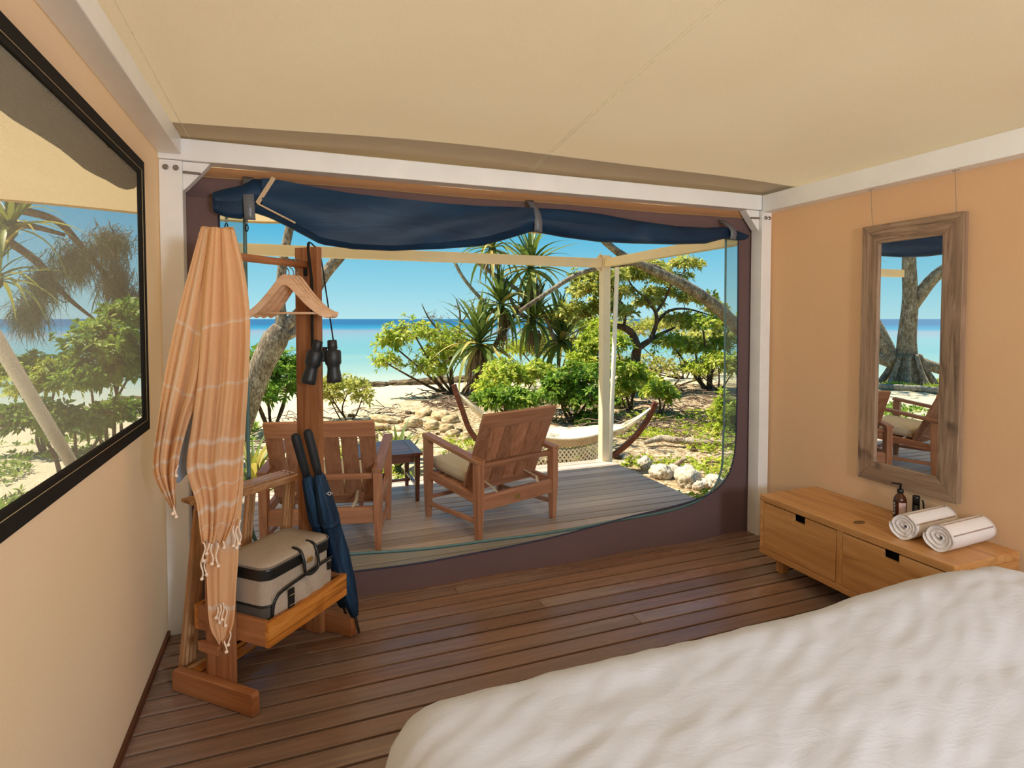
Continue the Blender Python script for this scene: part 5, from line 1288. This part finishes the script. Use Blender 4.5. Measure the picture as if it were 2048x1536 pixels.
def sticks(label, region, n, seed, L=0.5, rad_=0.012):
    r = np.random.default_rng(seed); m = MB()
    for _ in range(n):
        x, y_ = r.uniform(region[0], region[1]), r.uniform(region[2], region[3]); a = r.uniform(0, PI); l = L * r.uniform(0.3, 1.3); z = ground_z(x, y_) + r.uniform(0.01, 0.12); d = np.array([math.cos(a), math.sin(a), r.normal(0, 0.18)]) * l / 2; p = np.array([x, y_, z])
        m.tube([p - d, p + np.array([r.normal(0, 0.04), r.normal(0, 0.04), r.uniform(0, 0.06)]), p + d], [rad_ * r.uniform(0.5, 1.2), rad_, rad_ * 0.4], 5, cap=False)
    c = ((region[0] + region[1]) / 2, (region[2] + region[3]) / 2, -0.4); o = link('fallen_sticks', mesh_from('fallen_sticks', [(p[0]-c[0], p[1]-c[1], p[2]-c[2]) for p in m.v], m.f), M_TWIG, None, c); return tag(o, label, 'sticks', kind='stuff')
sticks('tangle of fallen grey sticks under the bushes on the right', (4.0, 11.0, 8.0, 14.5), 620, 1)
sticks('grey sticks strewn on the sand right of the hammock', (5.0, 12.0, 5.5, 9.0), 160, 6, 0.5, 0.011)
sticks('fallen sticks around the sparse shrub on the sand', (-0.6, 2.2, 8.5, 13.5), 160, 2, 0.45, 0.009)
sticks('root tangle at the foot of the screw pine', (3.0, 6.2, 12.0, 16.0), 260, 3, 0.7, 0.014)

# ================================================================== LOGS, ROCKS
def log(label, pts, rad_, mat=None, name='fallen_log'):
    S = spline(pts, 26); rr = np.interp(np.linspace(0, 1, 26), np.linspace(0, 1, len(rad_)), rad_) * (1 + 0.06 * np.sin(np.arange(26) * 1.9))
    return solo(name, MB().tube(S, rr, 12), mat or M_BARKP, label, 'log', tuple(S[0]), smooth=True, world=True)
def gp(px, Y, up=0.0): p = at(px, 800, Y); return np.array([p[0], p[1], ground_z(p[0], p[1]) + up])
log('pale fallen log lying in the creeping vine right of the hammock', [gp(1290, 7.35, 0.06), gp(1325, 7.35, 0.12), gp(1350, 7.2, 0.11), gp(1400, 7.0, 0.07), gp(1470, 6.7, 0.05), gp(1560, 6.4, 0.04)], [0.03, 0.055, 0.055, 0.05, 0.045, 0.04])
log('short weathered driftwood stick standing beside the screw pine', [gp(880, 18.0, 0.0), at(885, 745, 18.0), at(892, 722, 18.0), at(884, 712, 18.0)], [0.07, 0.06, 0.07, 0.03], M_TWIG, 'driftwood')
log('pale driftwood branch leaning in the spiky plant by the side table', [gp(782, 7.3, 0.16), gp(800, 7.2, 0.05), gp(812, 7.1, 0.0)], [0.018, 0.022, 0.018], M_BARKP, 'driftwood')
def rock_mesh(seed, sx, sy, sz, rough=0.22, sub=3, pit=0.0):
    bm = bmesh.new(); bmesh.ops.create_icosphere(bm, subdivisions=sub, radius=1.0)
    for v in bm.verts:
        p = v.co.copy(); d = 1 + rough * mnoise.noise(p * 1.3 + Vector((seed * 3.1, 0, 0))) + rough * 0.5 * mnoise.noise(p * 3.0 + Vector((0, seed * 2.3, 0))) - pit * max(0, mnoise.noise(p * 6.0 + Vector((seed, 0, 0))))
        q = p * d; v.co = Vector((q.x * sx, q.y * sy, max(q.z, -0.72) * sz))
    me = bpy.data.meshes.new('rock'); bm.to_mesh(me); bm.free(); me.polygons.foreach_set('use_smooth', [True] * len(me.polygons)); return me
t = NT('coral_limestone'); v_ = t.coords(); f_ = t.noise(v_, 26, 5, 0.7); g_ = t.noise(v_, 5, 3)
cc = t.ramp(f_, [(0.30, srgb(112, 100, 80)), (0.44, srgb(206, 196, 172)), (0.7, srgb(240, 234, 216))]); cc = t.mix(t.ramp(g_, [(0.4, (0, 0, 0)), (0.7, (0.5,) * 3)]), cc, srgb(214, 184, 142))
M_CORAL = t.done(t.bsdf(cc, 0.95, t.bump(f_, 0.9, 0.03), 0.1))
t = NT('beach_sandstone'); v_ = t.coords((1, 1, 3)); f_ = t.noise(v_, 7, 5, 0.65)
M_SANDST = t.done(t.bsdf(t.ramp(f_, [(0.3, srgb(120, 88, 54)), (0.5, srgb(204, 178, 132)), (0.72, srgb(236, 220, 184))]), 0.95, t.bump(f_, 0.8, 0.05), 0.1))
t = NT('wet_reef_rock'); f_ = t.noise(t.coords((1, 1, 3)), 3.5, 5, 0.65)
M_REEF = t.done(t.bsdf(t.ramp(f_, [(0.35, srgb(62, 50, 34)), (0.55, srgb(116, 96, 64)), (0.75, srgb(190, 168, 124))]), 0.8, t.bump(f_, 0.8, 0.08), 0.2))
def rock(me, mat, loc, rz, label, group=None, name='rock', tilt=0.0, rx=0.0):
    o = link(name, me, mat, None, loc); o.rotation_euler = (rx, tilt, rz); return tag(o, label, 'rock', group)
edge = [(1290, 915, 12, 13, 'pitted grey coral rock at the foot of the hammock stand'), (1320, 937, 19, 14, 'rounded white coral rock, second from the hammock stand'), (1338, 936, 10, 12, 'small white coral rock with a hollow, third in the border row'), (1350, 935, 14, 12, 'white coral rock left of the big boulder in the border row'),
        (1374, 950, 21, 20, 'largest speckled boulder in the rock border beside the deck'), (1396, 968, 9, 8, 'small pale rock right of the largest border boulder'), (1412, 965, 11, 9, 'jagged little coral rock near the vinyl edge'), (1430, 962, 17, 13, 'white coral rock cut by the vinyl door edge'), (1458, 972, 17, 16, 'pale coral rock at the right end of the border row')]
for i, (px, py, w, h, lb) in enumerate(edge):
    p = atz(px, py + h * 0.8, -0.36); ax = p[0] * FW[0] + p[1] * FW[1]; k = ax / F_PX; z = ground_z(p[0], p[1])
    w, h = w * 1.3, h * 1.3; rock(rock_mesh(i + 1, w * k, w * k * 0.9, h * k, 0.24, 4, 0.35), M_CORAL, (p[0], p[1], z + 0.55 * h * k), i * 1.1, lb, 'coral rocks edging the deck', 'coral_rock')
log('small grey stick poking out of the rock border', [atz(1352, 930, -0.28), atz(1362, 922, -0.20), atz(1372, 916, -0.16)], [0.035, 0.03, 0.02], M_BARKP, 'driftwood')
slabs = [(770, 780, 30, 10, 11.0, 0.3, 'tilted brown sandstone slab, leftmost of the beach slabs'), (765, 805, 26, 8, 10.4, 0.2, 'low leaning slab at the near left of the beach slabs'), (815, 782, 26, 8, 11.0, 0.1, 'flat tan slab along the back of the beach slabs'), (825, 795, 26, 14, 10.5, 0.05, 'broad pale slab in the middle of the beach slabs'), (845, 770, 24, 9, 11.8, -0.1, 'grey slab behind the pale middle slab'),
         (862, 800, 24, 12, 10.2, 0.1, 'rounded pale slab nearest the hammock rope'), (880, 778, 24, 12, 11.2, 0.1, 'brown grey block behind the hammock end'), (858, 782, 16, 7, 11.0, 0.0, 'small tan slab wedged among the beach slabs'), (893, 804, 16, 12, 9.8, 0.1, 'pale stone right against the hammock arm'), (905, 800, 14, 10, 9.4, 0.1, 'small stone behind the dark hammock arm'), (800, 808, 18, 7, 10.2, 0.1, 'thin slab edge lying in the sand before the slabs'), (902, 775, 20, 10, 10.8, 0, 'low brown rock behind the hammock tip'),
         (750, 820, 8, 17, 9.2, 0.0, 'upright pale stone at the edge of the sparse shrub'), (715, 835, 9, 10, 8.8, 0.1, 'broken white coral lump below the upright stone'), (680, 838, 9, 8, 8.8, 0.1, 'white coral lump beside the stand post'), (735, 805, 16, 7, 9.8, 0.1, 'flat tan stone behind the upright stone'), (695, 815, 14, 7, 9.6, 0.0, 'pale flat stone under the sparse shrub'), (935, 815, 12, 14, 8.8, 0.1, 'cream rock seen through the hammock ropes'), (560, 830, 20, 8, 10.0, 0.1, 'flat pale stone left of the stand post')]
for i, (px, py, w, h, Y, tl, lb) in enumerate(slabs):
    p = at(px, py, Y); k = (p[0] * FW[0] + p[1] * FW[1]) / F_PX; z = ground_z(p[0], p[1])
    rock(rock_mesh(i + 20, w * k, w * k * 0.7, h * k, 0.30, 3), M_SANDST, (p[0], p[1], z + 0.45 * h * k), i * 0.35 - 0.2, lb, 'stone slabs on the beach', 'beach_slab', tl, -0.15)
r = np.random.default_rng(5)
REEF = [rock_mesh(50 + q, 1.0, 0.55, 0.16, 0.45, 3) for q in range(5)]
for i in range(48):
    x = -4.5 + (i % 16) * 1.45 + r.uniform(-0.2, 0.2); y_ = shore(x) - 0.2 - (i // 16) * 1.15 + r.uniform(-0.15, 0.15); s = r.uniform(0.50, 0.62)
    o = rock(REEF[i % 5], M_REEF, (x, y_, ground_z(x, y_) + 0.03), r.uniform(-0.12, 0.12) + (PI if i % 2 else 0), 'flat brown reef rock lying along the water line', 'flat reef rocks along the shore', 'reef_rock'); o.scale = (s * 1.25, s, s * r.uniform(1.2, 2.6))
for i in range(60):   # coral rubble on the ground
    x, y_ = r.uniform(-1.5, 9.5), r.uniform(6.2, 13.0); s = r.uniform(0.025, 0.085)
    if i < 22: x, y_ = r.uniform(-1.0, 2.4), r.uniform(8, 12.5)
    o = rock(REEF[i % 5], M_CORAL, (x, y_, ground_z(x, y_) + s * 0.25), r.uniform(0, 6), 'small lump of white coral rubble scattered on the ground', 'coral rubble', 'coral_lump'); o.scale = (s, s * 1.4, s * 4.0)

# ================================================================== HAMMOCK
M_ROPE = plain('cream_cotton_cord', srgb(236, 222, 190), 0.9)
M_NET = plain('tan_crochet', srgb(196, 164, 122), 0.9)
e0, e1 = np.array([1.90, 7.05, 0.62]), np.array([4.27, 6.10, 0.42])
hz = lambda s: e0 * (1 - s) + e1 * s
hs = thing('hammock_stand', 'dark bentwood hammock stand curving up at both ends beyond the deck', 'hammock stand', tuple(np.append(hz(0.5)[:2], -0.37)))
dirh = (e1 - e0); dirh[2] = 0; dirh /= np.linalg.norm(dirh); nh = np.array([-dirh[1], dirh[0], 0])
off = np.array([0, 0, 0])
arcp = [e0 + np.array([0, 0, 0.05]), e0 + dirh * 0.10 + [0, 0, -0.25], e0 + dirh * 0.25 + [0, 0, -0.60], hz(0.24) * [1, 1, 0] + [0, 0, -0.26], hz(0.5) * [1, 1, 0] + [0, 0, -0.33], hz(0.74) * [1, 1, 0] + [0, 0, -0.28], e1 - dirh * 0.33 + [0, 0, -0.48], e1 - dirh * 0.12 + [0, 0, -0.22], e1 + np.array([0, 0, 0.03])]
S = spline(arcp, 60); ab_ = MB()
for i in range(len(S)):
    d = S[min(i + 1, 59)] - S[max(i - 1, 0)]; d /= np.linalg.norm(d); u = np.cross(nh, d); u /= np.linalg.norm(u)
    for a, b_ in ((-1, -1), (1, -1), (1, 1), (-1, 1)): ab_.v.append(tuple(S[i] + nh * a * 0.036 + u * b_ * 0.030))
for i in range(59):
    for j in range(4): ab_.f.append((4*i + j, 4*i + (j + 1) % 4, 4*i + 4 + (j + 1) % 4, 4*i + 4 + j))
ab_.f += [(3, 2, 1, 0), (236, 237, 238, 239)]
M_BENT = wood('dark_bentwood', srgb(58, 28, 18), srgb(104, 54, 34), srgb(138, 78, 50), axis=0, rough=0.4)
part('arc_beam', ab_, M_BENT, hs, world=True, bev=0.006)
for s in (0.32, 0.68): part('cross_foot', MB().bar(hz(s) * [1, 1, 0] - nh * 0.5 + [0, 0, -0.345], hz(s) * [1, 1, 0] + nh * 0.5 + [0, 0, -0.345], 0.09, 0.05), M_BENT, hs, world=True, bev=0.005)
hm = thing('hammock', 'cream cotton hammock with a lattice fringe strung on the bentwood stand', 'hammock', tuple(np.append(hz(0.5)[:2], -0.37)))
def bed(s, w):
    p = hz(s); sag = 0.57 * (1 - (2 * s - 1) ** 2) ** 0.8; half = 0.34 * math.sin(PI * min(1, max(0, (s - 0.13) / 0.74))) ** 0.7 if 0.13 < s < 0.87 else 0.01
    q = p + nh * w * half; q[2] = p[2] - sag + abs(w) ** 2 * 0.10 * min(1, half * 4) - (0.05 * (1 - abs(w)) if half > 0.05 else 0); return q
P = np.array([[bed(s, w) for w in np.linspace(-1, 1, 17)] for s in np.linspace(0.16, 0.84, 50)])
bd = part('hammock_bed', MB().grid(P), plain('cream_woven_cotton', srgb(230, 216, 186), 0.9, vary=0.22, scale=60), hm, smooth=True, world=True); bd.modifiers.new('thick', 'SOLIDIFY').thickness = 0.012
for w in (-1, 1): part('edge_cord', MB().tube([bed(s, w) + [0, 0, 0.004] for s in np.linspace(0.15, 0.85, 50)], 0.017, 8), M_ROPE, hm, smooth=True, world=True)
for j, w in enumerate(np.linspace(-1, 1, 9)):
    for a, b_ in ((0.0, 0.17), (1.0, 0.83)):
        e_ = e0 + [0, 0, 0.0] if a == 0 else e1; part('rope', MB().tube([e_, (e_ + bed(b_, w)) / 2 + [0, 0, -0.02], bed(b_, w)], 0.009, 6), M_ROPE, hm, smooth=True, world=True)
def fringe(w):
    m = MB(); n = 30; s0, s1 = 0.20, 0.80; H = 0.40
    drop = lambda s: H * (0.35 + 0.65 * max(0.0, math.sin(PI * (s - s0) / (s1 - s0))) ** 0.5)
    pt = lambda s, q: bed(min(max(s, s0), s1), w) + nh * w * 0.012 + np.array([0, 0, -drop(min(max(s, s0), s1)) * q])
    for i in range(n):
        s = s0 + (s1 - s0) * i / n; w_ = (s1 - s0) * 4 / n
        for sg in (1, -1):
            a, b_ = s, s + sg * w_
            if b_ < s0 or b_ > s1: continue
            m.tube([pt(a + (b_ - a) * q, 0.30 + 0.70 * q) for q in np.linspace(0, 1, 4)], 0.0105, 5, cap=False)
    return m
for w in (-1, 1):
    f_ = part('fringe_lattice', fringe(w), M_ROPE, hm, world=True); f_['kind'] = 'stuff'
    P = np.array([[bed(s, w) + nh * w * 0.012 + np.array([0, 0, -q * 0.30 * (0.35 + 0.65 * max(0.0, math.sin(PI * (s - 0.2) / 0.6)) ** 0.5)]) for q in (0.0, 0.16, 0.32)] for s in np.linspace(0.2, 0.8, 40)])
    cb = part('crochet_band', MB().grid(P), M_NET, hm, smooth=True, world=True)

# ================================================================== SEEN THROUGH THE SCREEN WINDOW AND IN THE MIRROR
shrub('dark green bush filling the lower right of the screen window', 215, 9.5, [(215, 700, 62, 60, 0), (255, 640, 45, 40, 0.4), (180, 760, 45, 40, -0.3), (265, 740, 40, 45, 0)], 330, (10, 0.15, 0.05), M_LF_DEEP, 201, spare=60)
shrub('low yellow green bush at the lower left of the screen window', 80, 10.5, [(95, 770, 55, 34, 0), (30, 745, 45, 34, 0.3), (120, 735, 30, 20, 0)], 220, (10, 0.15, 0.05), M_LF_BRIGHT, 211, spare=40)
shrub('green undergrowth at the bottom of the screen window', 110, 7.6, [(60, 840, 60, 26, 0), (150, 850, 50, 24, 0), (230, 830, 40, 24, 0.3)], 230, (9, 0.12, 0.04), M_LF_DEEP, 216, spare=60)
Y = 11.0; k = Y / F_PX; cb_ = at(-120, 820, Y); cb_[2] = ground_z(cb_[0], cb_[1]) - 0.05
cm = [([cb_, at(-90, 640, Y), at(-30, 480, Y), at(40, 400, Y), at(110, 350, Y)], [14*k, 12*k, 10*k, 8*k, 6*k]), ([at(-20, 460, Y), at(70, 520, Y), at(130, 590, Y), at(190, 640, Y)], [7*k, 6*k, 4*k, 2*k]), ([at(20, 415, Y), at(110, 440, Y), at(160, 490, Y), at(220, 560, Y), at(270, 610, Y)], [7*k, 6*k, 5*k, 3.5*k, 2*k]), ([at(0, 450, Y), at(60, 452, Y), at(130, 470, Y)], [6*k, 5*k, 3*k])]
plant('casuarina_tree', 'drooping needle leaved tree seen through the upper part of the screen window', 'tree', tuple(cb_), cm, [ell(*q, Y) for q in ((150, 520, 50, 60), (90, 560, 40, 60), (220, 480, 50, 45), (230, 560, 40, 60), (60, 620, 40, 50), (260, 600, 30, 50))], 420, (6, 0.42, 0.012, dict(lo=115, hi=175, droop=0.5)), (M_BARKB, M_LF_PINE), 221, twig=(0.014, 0.004), hollow=0.1)
Y = 8.0; c = at(20, 470, Y); b_ = at(-60, 700, Y); b_[2] = ground_z(b_[0], b_[1]) - 0.05
p2 = thing('screw_pine', 'spiky screw pine at the left edge of the screen window', 'tree', tuple(b_))
part('trunk', MB().tube(spline([b_, at(-60, 640, Y), at(-30, 540, Y), c], 16), 0.055, 9), M_BARKB, p2, smooth=True, world=True)
for q in ((20, 455, 30, 0.85), (-10, 560, 26, 0.75)):
    c = at(q[0], q[1], Y); hd = part('leaf_head', MB().lathe([(0.02, -0.12), (0.07, -0.06), (0.08, 0.05), (0.02, 0.16)], 9, tuple(c)), M_LF_PAND, p2, smooth=True, world=True)
    for i in range(q[2]):
        s = i / q[2]; leaf_obj(hd, b_, c, i * 2.39996, math.radians(78 - 100 * s + rl.normal(0, 7)), q[3] * rl.uniform(0.8, 1.1), int(rl.choice([0, 1, 2, 3, 4, 5])), 1.3)
# big rooted tree to the left, which the mirror shows
mb_ = np.array([-14.36, 15.12, 0.0]); mb_[2] = ground_z(*mb_[:2]) - 0.1
mt = lambda dx, dy, z: mb_ + np.array([dx, dy, z])
mains = [([mt(0, 0, 0), mt(0.02, 0, 0.8), mt(0, 0.05, 1.8), mt(-0.05, 0, 3.2), mt(0.05, 0, 4.6), mt(0.1, 0, 6.5)], [0.62, 0.38, 0.30, 0.25, 0.22, 0.18]), ([mt(0.3, 0.3, 0.9), mt(0.7, 0.7, 2.2), mt(1.3, 1.3, 3.8), mt(2.0, 2.0, 5.6)], [0.27, 0.25, 0.21, 0.17]), ([mt(-0.1, 0, 3.0), mt(-0.5, -0.5, 4.0), mt(-0.9, -1.0, 4.6), mt(-1.5, -1.6, 5.6)], [0.24, 0.2, 0.17, 0.12]),
         ([mt(0.2, 0.2, 0.9), mt(1.2, 1.2, 1.4), mt(2.6, 2.6, 2.2)], [0.26, 0.2, 0.15]), ([mt(-0.2, -0.2, 1.0), mt(-1.2, -1.2, 0.5), mt(-2.6, -2.6, -0.05)], [0.2, 0.17, 0.13])]
for i in range(9):
    a = i * 0.7; mains.append(([mt(0.35 * math.cos(a), 0.35 * math.sin(a), 1.25), mt(0.62 * math.cos(a), 0.62 * math.sin(a), 0.6), mt(1.0 * math.cos(a), 1.0 * math.sin(a), -0.05)], [0.08, 0.10, 0.12]))
plant('rooted_tree', 'massive grey tree with buttress roots reflected in the wall mirror', 'tree', tuple(mb_), mains, [(mt(0, 0, 7), (3, 3, 1.2)), (mt(-1.6, -1.7, 2.6), (0.8, 0.8, 0.9)), (mt(1.3, 1.2, 2.6), (0.7, 0.7, 0.9)), (mt(-1.6, -1.8, 4.4), (0.9, 0.9, 0.5))], 200, (9, 0.40, 0.05, dict(lo=100, hi=160, droop=0.5)), (M_BARKG, M_LF_PINE), 231, main_n=14, twig=(0.03, 0.008))
l0 = np.array([-11.42, 12.9]); dl = np.array([-0.184, 0.983])
log('long pale log on the sand reflected in the wall mirror', [np.append(l0 + dl * s, ground_z(*(l0 + dl * s)) + 0.10) for s in (-3.2, -1, 1, 3.2)], [0.09, 0.10, 0.095, 0.08], M_BARKP)
scatter('creeping_vine', 'green tufts round the foot of the reflected tree', (-17.0, -12.0, 12.0, 16.5), 1500, 0.24, 0.05, M_LF_BRIGHT, 14)

# ================================================================== FILL LIGHT (unseen glowing globe added behind the viewer to brighten the room)
lamp = thing('added_fill_light', 'round white paper pendant lamp hanging at the rear of the tent room', 'lamp', (1.25, -2.05, 1.72))
t = NT('fill_emission'); em_ = t.add('ShaderNodeEmission'); em_.inputs[0].default_value = (0.84, 0.95, 1.10, 1); em_.inputs[1].default_value = 60.0
part('fill_globe', MB().lathe([(0.27 * math.sin(a) + 0.01, -0.25 * math.cos(a)) for a in np.linspace(0.12, PI - 0.12, 16)], 28), t.done(em_.outputs[0]), lamp, smooth=True)
part('cord', MB().tube([(0, 0, 0.25), (0, 0, 0.66)], 0.004, 6), M_BLACK, lamp)
part('fill_mount', MB().lathe([(0.05, 0.62), (0.05, 0.64), (0.02, 0.655)], 16), M_STEEL, lamp, smooth=True)
